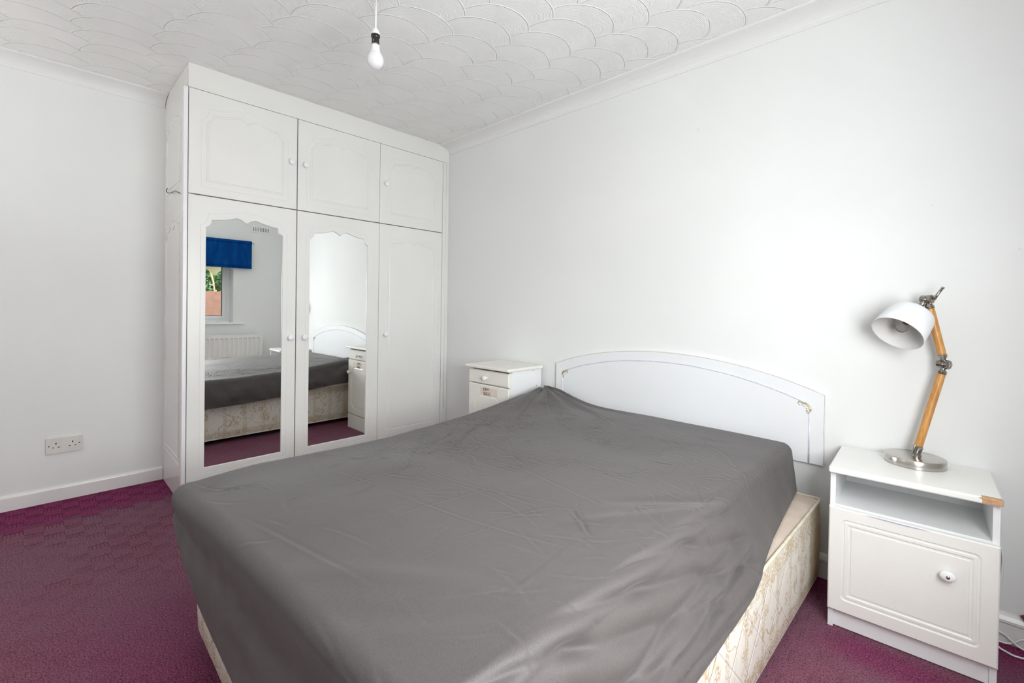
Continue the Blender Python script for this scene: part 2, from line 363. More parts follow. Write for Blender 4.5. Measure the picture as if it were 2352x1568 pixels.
def relief(name, s0, s1, t0, t1, th, groups, mp, mat, parent, bev=.002):
    """slab whose front (depth 0) carries routed rings. groups: list of ring lists [(poly, depth), ...] from the outside in; depth<0 = into the slab"""
    V, Fc = [], []
    def add(poly, d):
        n = len(V); V.extend([mp(s, t_, d) for s, t_ in poly]); return list(range(n, n+len(poly)))
    def bridge(a, c_):
        n = len(a)
        for i in range(n): Fc.append((a[i], a[(i+1) % n], c_[(i+1) % n], c_[i]))
    R0 = rect(s0, s1, t0, t1); R1 = offs(R0, bev)
    bk = add(R0, -th); r0 = add(R0, -bev); r1 = add(R1, 0); Fc.append(tuple(bk)); bridge(bk, r0); bridge(r0, r1)
    cur, curp = r1, R1
    for grp in groups:
        idx = [add(p, d) for p, d in grp]
        tri = tessellate_polygon([[Vector((*p, 0)) for p in curp], [Vector((*p, 0)) for p in grp[0][0]]])
        allv = cur + idx[0]
        Fc += [tuple(allv[i] for i in x) for x in tri]
        for a, c_ in zip(idx, idx[1:]): bridge(a, c_)
        cur, curp = idx[-1], grp[-1][0]
    tri = tessellate_polygon([[Vector((*p, 0)) for p in curp]]); Fc += [tuple(cur[i] for i in x) for x in tri]
    return obj(name, V, Fc, mat, parent)
def groove(poly, w_, dp): return [(poly, 0), (offs(poly, w_/2), -dp), (offs(poly, w_), 0)]

# ------------------------------------------------------------------ room shell
def struct(o): o['kind'] = 'structure'; return o
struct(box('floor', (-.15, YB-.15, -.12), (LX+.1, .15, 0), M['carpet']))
struct(box('ceiling', (-.15, YB-.15, H), (LX+.3, .15, H+.1), M['ceil']))
struct(box('wall_left', (-.15, YB-.15, 0), (0, .15, H), M['wall']))
struct(box('wall_back', (0, 0, 0), (LX+.3, .15, H), M['wall']))
# window wall with its opening
def wall_hole(name, x0, x1, a0, a1, b0, b1, h0, h1, v0, v1, axis):
    pcs = [((a0, b0), (h0, b1)), ((h1, b0), (a1, b1)), ((h0, b0), (h1, v0)), ((h0, v1), (h1, b1))]
    parts = []
    for (p0, q0), (p1, q1) in pcs:
        if q1-q0 < 1e-4 or p1-p0 < 1e-4: continue
        if axis == 'X': parts.append(bbox((x0, p0, q0), (x1, p1, q1)))
        else: parts.append(bbox((p0, x0, q0), (p1, x1, q1)))
    V, Fc = merge(parts); me = bpy.data.meshes.new(name); me.from_pydata(V, [], Fc); me.update()
    return link(name, me, M['wall'])
struct(wall_hole('wall_right', LX, LX+.3, YB-.15, 0, 0, H, WY0, WY1, WZ0-.02, WZ1, 'X'))
struct(wall_hole('wall_front', YB-.15, YB, 0, LX, 0, H, PX0, PX1, 0, PZ1, 'Y'))

CR, CH = .098, .062     # cornice reach along the ceiling / drop down the wall
def cove(n=8):
    pts = [(0, H), (CR, H), (CR, H-.007), (CR-.008, H-.009)]
    for k in range(1, n):
        a = PI/2*k/n; pts.append(((CR-.008)*(1-math.sin(a))+.004, H-CH+(CH-.009)*(1-math.cos(PI/2-a)) if False else H-.009-(CH-.014)*(1-math.cos(a))))
    pts += [(.005, H-CH+.002), (.005, H-CH), (0, H-CH)]
    return pts
cp = cove()
struct(obj('trim_1', *extrude(cp, lambda s, t_, d: (s, d, t_), YB, -1.757), M['cornice']))
struct(obj('trim_2', *extrude(cp, lambda s, t_, d: (d, -s, t_), D-.02, LX), M['cornice']))
struct(obj('trim_3', *extrude(cp, lambda s, t_, d: (LX-s, d, t_), YB, 0), M['cornice']))
sk = [(0, 0), (.014, 0), (.014, .068), (.012, .074), (.008, .079), (0, .081)]
struct(obj('baseboard_left', *extrude(sk, lambda s, t_, d: (s, d, t_), YB, -1.757), M['skirt']))
sk2 = [(0, 0), (.014, 0), (.014, .066), (.019, .072), (.019, .080), (.012, .092), (.006, .099), (0, .101)]
struct(obj('baseboard_back', *extrude(sk2, lambda s, t_, d: (d, -s, t_), D, LX), M['skirt']))
struct(obj('baseboard_right', *extrude(sk2, lambda s, t_, d: (LX-s, d, t_), YB, 0), M['skirt']))

# window
win = struct(thing('window_1', (LX+.2, (WY0+WY1)/2, WZ0), None, None)); FX0, FX1 = LX+.17, LX+.235
def ring(a0, a1, b0, b1, w_, mpx, d0, d1):
    out = [(a0, b0), (a1, b0), (a1, b1), (a0, b1)]; inn = offs(out, w_); V, Fc = [], []
    for d in (d0, d1):
        V += [mpx(s, t_, d) for s, t_ in out]; V += [mpx(s, t_, d) for s, t_ in inn]
    for i in range(4):
        j = (i+1) % 4
        Fc += [(i, j, 4+j, 4+i), (8+i, 8+j, 12+j, 12+i), (i, j, 8+j, 8+i), (4+i, 4+j, 12+j, 12+i)]
    return V, Fc
mx_ = lambda s, t_, d: (d, s, t_)
obj('frame', *ring(WY0, WY1, WZ0, WZ1, .048, mx_, FX0, FX1), M['upvc'], win)
yc = (WY0+WY1)/2
box('mullion', (FX0, yc-.03, WZ0+.04), (FX1, yc+.03, WZ1-.04), M['upvc'], win, .004)
for k, (a, c_) in enumerate(((WY0+.04, yc-.03), (yc+.03, WY1-.04))):
    sa = obj('sash', *ring(a+.004, c_-.004, WZ0+.044, WZ1-.044, .034, mx_, FX0-.010, FX1-.02), M['upvc'], win)
    obj('gasket', *ring(a+.036, c_-.036, WZ0+.077, WZ1-.077, .006, mx_, FX0+.008, FX1-.03), M['rubber'], sa)
    box('pane', (FX0+.014, a+.037, WZ0+.078), (FX0+.020, c_-.037, WZ1-.078), M['glass'], sa)
box('sill', (LX-.035, WY0-.10, WZ0-.020), (LX+.168, WY1+.105, WZ0-.001), M['upvc'], win, .003)
# plain door in the front wall
pd = struct(thing('door_1', ((PX0+PX1)/2, YB-.05, 0), None, None)); my_ = lambda s, t_, d: (s, d, t_)
obj('architrave', *extrude([(PX0-.07, 0), (PX0+.012, 0), (PX0+.012, PZ1-.012), (PX1-.012, PZ1-.012), (PX1-.012, 0), (PX1+.07, 0), (PX1+.07, PZ1+.07), (PX0-.07, PZ1+.07)], my_, YB-.001, YB+.016), M['skirt'], pd)
dl = relief('door_leaf', PX0+.002, PX1-.002, .006, PZ1-.003, .038, [[(rect(PX0+.12, PX1-.12, .95, PZ1-.14), 0), (rect(PX0+.135, PX1-.135, .965, PZ1-.155), -.006)]], lambda s, t_, d: (s, YB-.02+d, t_), M['skirt'], pd)
lathe('door_handle', (PX1-.07, YB-.02, 1.0), (0, 1, 0), [(0, .026), (.004, .026), (.006, .010), (.040, .010), (.045, .022), (.062, .026), (.070, .016)], M['steel'], dl, 24)

# ------------------------------------------------------------------ garden behind the window (seen in the mirror)
g_ = box('lawn', (LX+.3, -8, -.25), (16, 6, -.15), M['grass']); setp(g_, 'green lawn outside the window', 'lawn', kind='structure')
fn = thing('fence', (8.2, -2, -.15), 'reddish brown wooden garden fence seen through the window in the mirror', 'fence')
for k in range(22):
    y0 = -6.2+k*.36
    box('board', (8.2+(.012 if k % 2 else 0), y0, -.15), (8.222+(.012 if k % 2 else 0), y0+.372, 1.335+.006*(k % 3)), M['fence'], fn)
box('rail', (8.235, -6.2, .9), (8.28, 1.75, .98), M['fence'], fn); box('rail', (8.235, -6.2, .1), (8.28, 1.75, .18), M['fence'], fn)
sh = thing('garden_shrub', (9.2, -.2, -.15), 'tall leafy green shrub with pale branches rising above the fence', 'shrub')
N = 60000; c0 = np.stack([rng.uniform(8.45, 10.2, N), rng.uniform(-4.5, 3.0, N), rng.uniform(.9, 4.6, N)], 1)
N2 = 9000; c0 = np.concatenate([c0, np.stack([rng.uniform(10.3, 11.2, N2), rng.uniform(-5, 3.4, N2), rng.uniform(.3, 5.2, N2)], 1)]); N += N2
a1 = rng.normal(size=(N, 3)); a1 /= np.linalg.norm(a1, axis=1)[:, None]; a2 = np.cross(a1, rng.normal(size=(N, 3))); a2 /= np.linalg.norm(a2, axis=1)[:, None]
L_ = np.concatenate([rng.uniform(.035, .085, N-N2), rng.uniform(.12, .24, N2)])[:, None]; W_ = L_*.32
V = np.stack([c0-a1*L_, c0+a2*W_, c0+a1*L_, c0-a2*W_], 1).reshape(-1, 3)-np.array([9.2, -.2, -.15])
me = bpy.data.meshes.new('foliage'); me.from_pydata(V.tolist(), [], np.arange(4*N).reshape(-1, 4).tolist()); lf = link('foliage', me, M['leaf'], sh); lf['kind'] = 'stuff'
for k in range(14):
    y0 = -3.5+.45*k+random.uniform(-.1, .1)
    obj('branch', *tube_g(smoothpath([(8.6, y0, -.1), (8.55, y0+random.uniform(-.2, .2), 1.3), (8.42, y0+random.uniform(-.5, .5), 2.4), (8.6, y0+random.uniform(-.8, .8), 3.6)], 5), .018, 6), M['branch'], sh, True)

# ------------------------------------------------------------------ blind, valance, radiator, vent (window wall, seen in the mirror)
bl = thing('roller_blind', (LX-.06, -1.4, 1.88), 'royal blue roller blind half lowered over the window, seen in the left mirror', 'blind')
BY0, BY1 = -2.45, -.452
V, Fc = [], []
ys = np.linspace(BY0, BY1, 40); zs = np.linspace(1.556, 1.875, 8)
for z in zs:
    for y in ys: V.append((LX-.050+.003*math.sin(y*9)*(1.9-z)*3, y, z))
n = len(ys)
Fc = [(j*n+i, j*n+i+1, (j+1)*n+i+1, (j+1)*n+i) for j in range(len(zs)-1) for i in range(n-1)]
o = obj('fabric', V, Fc, M['blue'], bl, True); md = o.modifiers.new('s', 'SOLIDIFY'); md.thickness = .0012
lathe('roller', (LX-.045, BY0, 1.872), (0, 1, 0), [(0, .019), (BY1-BY0, .019)], M['blue'], bl, 20)
box('bottom_bar', (LX-.056, BY0, 1.546), (LX-.046, BY1, 1.562), M['blue'], bl, .003)
for yy in (BY0-.012, BY1+.002):
    br = box('bracket', (LX-.050, yy, 1.855), (LX, yy+.010, 1.892), M['plastic'], bl, .002)
lathe('pin', (LX-.045, BY1+.012, 1.865), (0, 1, 0), [(0, .006), (.012, .006), (.016, .003)], M['chrome'], bl, 12)
per = .260
def vz(y):
    f = ((y-AWC)/per) % 1.0; f = f-1 if f > .5 else f; a = abs(f)
    return AWZ if a < .10 else AWZ+.082*min(1, ((a-.10)/.30))**.62
AWX, AWC, AWZ = LX+.48, -.731, 1.4765
aw = thing('window_awning', (AWX, -1.5, 1.6), 'cream scalloped awning edge outside the window, seen in the left mirror', 'awning')
yy = np.linspace(-2.6, -.45, 260); prof = [(float(v_), vz(float(v_))) for v_ in yy]
poly = prof + [(-.45, 1.62), (-2.6, 1.62)]
obj('valance', *extrude(poly, lambda s, t_, d: (d, s, t_), AWX, AWX+.003), M['valance'], aw)
obj('canopy', *bbox((LX+.31, -2.6, 1.62), (AWX+.003, -.45, 1.625)), M['valance'], aw)
box('wall_bracket', (LX+.295, -2.5, 1.60), (LX+.33, -2.46, 1.66), M['upvc'], aw); box('wall_bracket', (LX+.295, -.55, 1.60), (LX+.33, -.51, 1.66), M['upvc'], aw)

rd = thing('radiator', (LX-.06, -1.1, .12), 'white ribbed panel radiator on the wall below the window, seen in the left mirror', 'radiator')
RY0, RY1, RZ0, RZ1 = -1.95, -.335, .14, .728
V, Fc = [], []; prof = []
yv = RY1-.03
prof.append((RY1, 0)); 
while yv-.05 > RY0+.03:
    prof += [(yv, .0), (yv-.004, .012), (yv-.030, .012), (yv-.034, 0)]; yv -= .05
prof.append((RY0, 0)); nn = len(prof)
for z, k in ((RZ0, 0), (RZ0+.035, 0), (RZ0+.045, 1), (RZ1-.045, 1), (RZ1-.035, 0), (RZ1, 0)):
    for y_, dx_ in prof: V.append((LX-.085-.012+dx_*k, y_, z))
Fc = [(j*nn+i, j*nn+i+1, (j+1)*nn+i+1, (j+1)*nn+i) for j in range(5) for i in range(nn-1)]
n = len(V); v2, f2 = bbox((LX-.080, RY0+.002, RZ0+.002), (LX-.05, RY1-.002, RZ1-.002)); V += v2; Fc += [tuple(i+n for i in q_) for q_ in f2]
V += [(LX-.097, RY0, RZ0), (LX-.097, RY1, RZ0), (LX-.097, RY1, RZ1), (LX-.097, RY0, RZ1)]
n2 = n+8; Fc += [(n2+3, n2+2, n+7-1+0, n+7)] if False else []
obj('panel', V, Fc, M['rad'], rd)
box('top_rail', (LX-.0985, RY0, RZ1-.004), (LX-.050, RY1, RZ1+.003), M['rad'], rd, .002)
for yy_ in (RY0-.001, RY1-.003): box('side_rail', (LX-.0985, yy_, RZ0), (LX-.050, yy_+.004, RZ1), M['rad'], rd)
for yy_ in (-.7, -1.6): box('wall_bracket', (LX-.052, yy_, .3), (LX, yy_+.03, .6), M['rad'], rd)
for yy_ in (RY0+.03, RY1-.05): obj('pipe', *tube_g([(LX-.065, yy_, 0), (LX-.065, yy_, .15)], .0075, 10), M['rad'], rd, True)

vt = thing('air_vent', (LX-.004, -.335, 2.05), 'white slotted air vent high on the wall above the blind, seen in the left mirror', 'vent')
VY0, VY1, VZ0, VZ1 = -.452, -.217, 2.016, 2.094
obj('frame', *ring(VY0, VY1, VZ0, VZ1, .014, mx_, LX-.010, LX), M['plastic'], vt)
box('backing', (LX-.003, VY0+.013, VZ0+.013), (LX-.001, VY1-.013, VZ1-.013), M['dark'], vt)
for k in range(11):
    yy_ = VY0+.0145+k*(VY1-VY0-.029-.0125)/10; box('slat', (LX-.008, yy_, VZ0+.012), (LX-.003, yy_+.0125, VZ1-.012), M['plastic'], vt)

# ------------------------------------------------------------------ fitted wardrobe
WARD0, WARD1 = -1.7545, 0.0
wd = thing('fitted_wardrobe', (D/2, -.88, 0), 'built in white wardrobe of six arched panel doors reaching the ceiling, two with mirrors', 'wardrobe')
mw = lambda s, t_, d: (D+d, s, t_)         # front plane map
DT = .019
# carcass
XB = D-DT-.002
sp_ = [(.0, 0), (XB, 0), (XB, H-.001), (CR, H-.001)] + [(a, b_) for a, b_ in cp[2:]]
# side panel with routed panels following the doors
def arch(ya, yb, zb, z0, fl=1.0):
    """inner outline: CCW starting at lower-left (in s,t)"""
    ym = (ya+yb)/2; k = (yb-ya)/.405; pts = [(ya, zb), (yb, zb), (yb, z0)]
    def half(sg, e):
        q_ = []
        for i in range(1, 5):      # concave corner
            a = i/4; q_.append((e-sg*(.029*k)*math.sin(a*PI/2), z0+.044*(1-math.cos(a*PI/2))**.85*fl))
        x1 = e-sg*.029*k; x2 = ym+sg*.052*k
        for i in range(1, 7):
            a = i/6; q_.append((x1+(x2-x1)*a, z0+.044*fl+.026*(a**1.7)))
        for i in range(1, 6):
            a = i/5; q_.append((x2+(ym-x2)*a, z0+.044*fl+.026-.024*(1-math.cos(a*PI/2))))
        return q_
    R = half(1, yb); Lf = half(-1, ya); Lf = Lf[:-1][::-1]
    return pts + R + Lf + [(ya, z0)]
def arch_out(ya, yb, zb, z0):
    ym = (ya+yb)/2; k = (yb-ya)/.45; pts = [(ya, zb), (yb, zb), (yb, z0)]
    def half(sg, e):
        q_ = []
        for i in range(1, 6):
            a = i/5; q_.append((e-sg*.036*k*math.sin(a*PI/2), z0+.063*(1-math.cos(a*PI/2))))
        x1 = e-sg*.036*k; x2 = ym+sg*.048*k
        for i in range(1, 8):
            a = i/7; q_.append((x1+(x2-x1)*a, z0+.063+.031*(a**1.8)))
        q_ += [(ym+sg*.032*k, z0+.0945), (ym+sg*.018*k, z0+.090), (ym+sg*.009*k, z0+.097), (ym, z0+.105)]
        return q_
    R = half(1, yb); Lf = half(-1, ya)[:-1][::-1]
    return pts + R + Lf + [(ya, z0)]
obj('carcass_side', *extrude(sp_, lambda s, t_, d: (s, d, t_), WARD0, WARD0+.018), M['wardside'], wd)
ms = lambda s, t_, d: (s, WARD0-d, t_)
# routed lines on the side: thin raised bead frames
def beadline(name, poly, mp, par, mat, w_=.0035, h=.0012):
    n = len(poly); i1 = offs(poly, w_/2); i2 = offs(poly, w_); V = [mp(s, t_, 0) for s, t_ in poly]+[mp(s, t_, h) for s, t_ in i1]+[mp(s, t_, 0) for s, t_ in i2]
    Fc = []
    for i in range(n):
        j = (i+1) % n; Fc += [(i, j, n+j, n+i), (n+i, n+j, 2*n+j, 2*n+i)]
    return obj(name, V, Fc, mat, par)
for z0, zb in ((2.105, 1.80), (1.50, .235)):
    beadline('routed_panel', arch(.075, .455, zb, z0), ms, wd, M['wardside'], .006, .0035)
    beadline('routed_line', arch_out(.045, .485, zb-.032, z0+.005), ms, wd, M['wardside'], .004, .002)
box('edge_batten', (XB-.012, -1.7735, .0), (D, -1.7555, 2.268), M['batten'], wd, .0015)
box('plinth', (D-.06, WARD0+.019, 0), (D-.045, -.001, .118), M['ward'], wd)
box('back_board', (.003, WARD0+.019, .0), (.006, -.001, H-.002), M['ward'], wd)
box('inner_void', (XB-.010, WARD0+.019, .119), (XB-.003, -.064, 2.262), M['dark'], wd)
# fascia above the doors: right end scribed to the cornice
fz0 = 2.2715
fpoly = [(WARD0, fz0), (0, fz0)] + [(-a, b_) for a, b_ in cp[::-1] if b_ < H-.0005][0:] 
fpoly = [(WARD0, fz0), (-.0005, fz0), (-.0005, H-CH)] + [(-a-.0006, b_) for a, b_ in cp[::-1] if b_ < H-.0005 and a > 0] + [(-CR-.0006, H-.0008), (WARD0, H-.0008)]
obj('fascia', *extrude(fpoly, mw, -DT-.004, -.001), M['ward'], wd)
box('filler_strip', (D-DT, -.060, .0), (D-.001, -.001, fz0-.001), M['ward'], wd, .001)
obj('corner_bead', *tube_g([(D+.0005, -.030, .3), (D+.0005, -.0295, 2.26)], .0025, 6), M['batten'], wd, True)
obj('caulk', *tube_g([(D-.012, WARD0, H-.001)]+[(D-.0035, WARD0+.02+i*.08, H-.0025+random.uniform(-.0015, .0015)) for i in range(21)], .0028, 5), M['cornice'], wd, True)
splits = [-1.7530, -1.1875, -.6185, -.0625]
knobprof = [(0, .009), (.004, .007), (.010, .0062), (.014, .010), (.017, .0138), (.021, .0145), (.024, .0125), (.0262, .0085), (.0268, .0)]
kprof = [(h_*1.15, r_*1.27) for h_, r_ in knobprof[:-1]]
gaps = [(.0012, .0030), (.0022, .0012), (.0012, .0012)]
for i in range(3):
    ya, yb = splits[i]+gaps[i][0], splits[i+1]-gaps[i][1]
    ia, ib = [(-1.6700, -1.2685), (-1.1070, -.7075), (-.5370, -.1380)][i]
    # upper door
    z0, z1 = 1.7065, fz0-.0025
    inn = arch(ia, ib, 1.779, 2.108)
    outl = arch_out(ia-.026, ib+.026, 1.747, 2.118)
    ud = relief('top_door', ya, yb, z0, z1, DT, [groove(outl, .0035, .0010), [(inn, 0), (offs(inn, .003), -.0028), (offs(inn, .008), -.0010), (offs(inn, .0105), -.0022), (offs(inn, .013), -.0004)]], mw, M['ward'], wd)
    ky = [-1.2265, -1.1410, -.5730][i]
    lathe('knob', (D, ky, 1.990), (1, 0, 0), kprof, M['knob'], ud, 24)
    # lower door
    z0, z1 = .1445, 1.7015
    outl = arch_out(ia-.026, ib+.026, .1795, 1.545)
    if i < 2:
        inn = arch(ia-.001, ib+.001, .2065, 1.533)
        ld = relief('mirror_door', ya, yb, z0, z1, DT, [groove(outl, .0035, .0010), [(inn, 0), (offs(inn, .0015), -.001), (offs(inn, .0028), -.0085)]], mw, M['ward'], wd)
        mi = offs(inn, .0029); n = len(mi)
        V, Fc = extrude(mi, mw, -.0084, -.0070); mo = obj('mirror', V, Fc, M['mirror'], ld)
    else:
        inn = arch(ia, ib, .2105, 1.530)
        ld = relief('panel_door', ya, yb, z0, z1, DT, [groove(outl, .0035, .0010), [(inn, 0), (offs(inn, .003), -.0028), (offs(inn, .008), -.0010), (offs(inn, .0105), -.0022), (offs(inn, .013), -.0004)]], mw, M['ward'], wd)
    lathe('knob', (D, [-1.2235, -1.1385, -.5660][i], .909), (1, 0, 0), kprof, M['knob'], ld, 24)

hk = obj('wire_hook', *tube_g(smoothpath([(.155, WARD0-.012, 1.806), (.138, WARD0-.014, 1.799), (.150, WARD0-.014, 1.784), (.205, WARD0-.010, 1.770), (.260, WARD0-.009, 1.764), (.320, WARD0-.006, 1.762), (.355, WARD0-.004, 1.757), (.400, WARD0-.003, 1.745), (.462, WARD0-.003, 1.728)], 6), .0022, 6), M['black'], None, True)
setp(hk, 'small bent black wire hook on the side of the wardrobe', 'hook')

# ------------------------------------------------------------------ double socket on the left wall
so = thing('double_socket', (.0, -2.203, .308), 'aged white double wall socket above the skirting on the left wall', 'socket')
sy0, sy1, sz0, sz1 = -2.2765, -2.1290, .2655, .3535
box('plate', (.003, sy0, sz0), (.0115, sy1, sz1), M['oldplastic'], so, .0025, 3)
box('back_box', (.0, sy0+.006, sz0+.006), (.0032, sy1-.004, sz1+.004), M['oldplastic'], so, .001)
for yy_ in (sy0+.0125, sy1-.0125): lathe('screw', (.0110, yy_, .310), (1, 0, 0), [(0, .0032), (.0012, .0030)], M['chrome'], so, 12)
for cy0 in (sy0+.0405, sy1-.0400):
    box('pin_hole', (.0110, cy0-.0028, .3175), (.01165, cy0+.0028, .3255), M['dark'], so)
    for s in (-1, 1): box('pin_hole', (.0110, cy0+s*.0115-.0036, .298), (.01165, cy0+s*.0115+.0036, .3022), M['dark'], so)

# ------------------------------------------------------------------ headboard
hb = thing('headboard', (2.495, -.012, .47), 'white arched headboard with a thin bead line and gilt corner scrolls behind the bed', 'headboard')
HX0, HX1 = 1.781, 3.208
def archline(x0, x1, zs, zp, n=32):
    xm = (x0+x1)/2; out_ = []
    for i in range(n+1):
        a = i/n; x = x0+(x1-x0)*a; u = (x-xm)/((x1-x0)/2); out_.append((x, zs+(zp-zs)*(math.sqrt(1-(.62*u)**2)-math.sqrt(1-.62**2))/(1-math.sqrt(1-.62**2))))
    return out_
top = archline(HX0, HX1, .768, .892)
poly = [(HX0, .4725), (HX1, .4725)] + top[::-1]
mh = lambda s, t_, d: (s, -.004-d, t_)
V, Fc = extrude(poly, mh, 0, .016); bo = obj('board', V, Fc, [M['head']], hb)
rimp = offs(poly, .0006)
beadp = archline(HX0+.052, HX1-.052, .722, .8425, 60)
def bead_path(pts_, r, mat, nm, par):
    return obj(nm, *tube_g([mh(s, t_, .0162) for s, t_ in pts_], r, 8), mat, par, True)
bead_path(beadp[1:-1], .0032, M['bead'], 'bead_moulding', hb)
for xx in (HX0+.052, HX1-.052): bead_path([(xx, .4735), (xx, .694)], .0032, M['bead'], 'bead_moulding', hb)
obj('board_edge', *tube_g([mh(s, t_, .0155) for s, t_ in [(HX1-.0005, .474)]+top[::-1]+[(HX0+.0005, .474)]], .0011, 5), M['edge'], hb)
for s in (-1, 1):
    xx = HX0+.052 if s < 0 else HX1-.052; e = -s
    P = lambda a, b_: mh(xx+e*a*.75, .703+b_*.75, .0175)
    pcs = []
    pcs.append(tube_g(smoothpath([P(.046, .017), P(.052, .022), P(.056, .030), P(.050, .037), P(.040, .034), P(.028, .030), P(.012, .022), P(.002, .008), P(-.002, -.008), P(.002, -.020), P(.010, -.022), P(.013, -.014), P(.008, -.010)], 6), [.0022]*73, 7))
    pcs.append(tube_g(smoothpath([P(.040, .030), P(.020, .033), P(.002, .022), P(-.006, .004), P(-.005, -.010)], 6), [.0030]*25, 7))
    for a, b_ in ((.032, .022), (.022, .016), (.012, .006), (.010, -.004)):
        pcs.append(tube_g([P(a, b_), P(a+.006, b_-.007)], [.0020, .0009], 6))
    V, Fc = merge(pcs); obj('corner_scroll', V, Fc, M['gilt'], hb, True)

# ------------------------------------------------------------------ divan bed
DX0, DX1, DY0, DY1, DZ0, DZ1 = 0, 1.374, 0, 1.878, .040, .355
rot = math.radians(1.0)
dv = thing('divan_base', (1.8405, -.062, 0), 'cream divan bed base in gold floral damask under the dark grey sheet', 'bed', rz=-rot, rotated=True)
# local: x to the right, y towards the foot is negative
def rrect(x0, x1, y0, y1, r, n=6):
    pts_ = []
    for cx_, cy_, a0 in ((x1-r, y1-r, 0), (x0+r, y1-r, 90), (x0+r, y0+r, 180), (x1-r, y0+r, 270)):
        for i in range(n+1):
            a = math.radians(a0+90*i/n); pts_.append((cx_+r*math.cos(a), cy_+r*math.sin(a)))
    return pts_
rp = rrect(0, DX1, -DY1, 0, .022)
# panel walls with soft bulge, split finely
V, Fc = [], []; lv = [(DZ0, .004), (DZ0+.01, .001), (.12, -.002), (.2, -.003), (.28, -.002), (.345, .001), (.3525, .003)]
for z, ins in lv:
    V += [(x, y, z) for x, y in offs(rp, ins)]
n = len(rp)
Fc = [(j*n+i, j*n+(i+1) % n, (j+1)*n+(i+1) % n, (j+1)*n+i) for j in range(len(lv)-1) for i in range(n)] + [tuple(range(n))]
obj('side_fabric', V, Fc, M['divan'], dv, True, fix=False)
tp = offs(rp, .004); obj('top_fabric', [(x, y, .3525) for x, y in tp], [tuple(range(len(tp)))], M['divantop'], dv)
pp = offs(rp, .001); pp = pp+[pp[0], pp[1]]
obj('piping', *tube_g([(x, y, .3555+.0012*math.sin(x*23+y*17)) for x, y in pp], .0058, 8), M['piping'], dv, True)
for x, y in ((.10, -.10), (DX1-.10, -.10), (.10, -DY1+.10), (DX1-.10, -DY1+.10), (.10, -DY1/2), (DX1-.10, -DY1/2)):
    cst = lathe('castor', (x-.012, y, .020), (1, 0, 0), [(0, .015), (.003, .020), (.021, .020), (.024, .015)], M['black'], dv, 20)
    box('stem', (x-.004, y-.004, .030), (x+.004, y+.004, .0405), M['chrome'], cst)

# mattress under the sheet
MX0, MX1, MY0, MY1 = 1.745, 3.100, -1.998, -.070
mt = thing('mattress', (2.42, -1.04, .3625), 'pale mattress hidden under the dark grey sheet, its lower edge showing beside the bedside cabinet', 'mattress')
rp2 = [(x, y if y > -1 else y+.012+(x-1.75)*.040) for x, y in rrect(MX0+.015, MX1-.015, MY0+.015, MY1-.015, .05)]
V, Fc = [], []; lv = [(.3625, .010), (.374, 0), (.46, .004), (.50, .012), (.512, .03)]
for z, ins in lv: V += [(x, y, z) for x, y in offs(rp2, ins)]
n = len(rp2); Fc = [(j*n+i, j*n+(i+1) % n, (j+1)*n+(i+1) % n, (j+1)*n+i) for j in range(len(lv)-1) for i in range(n)] + [tuple(range(n)), tuple(range((len(lv)-1)*n, len(lv)*n))]
obj('ticking', V, Fc, M['matt'], mt, True)
for z in (.3690, .3830):
    q_ = offs(rp2, -.002); obj('piping', *tube_g([(x, y, z) for x, y in q_+q_[:2]], .0045, 7), M['piping'], mt, True)

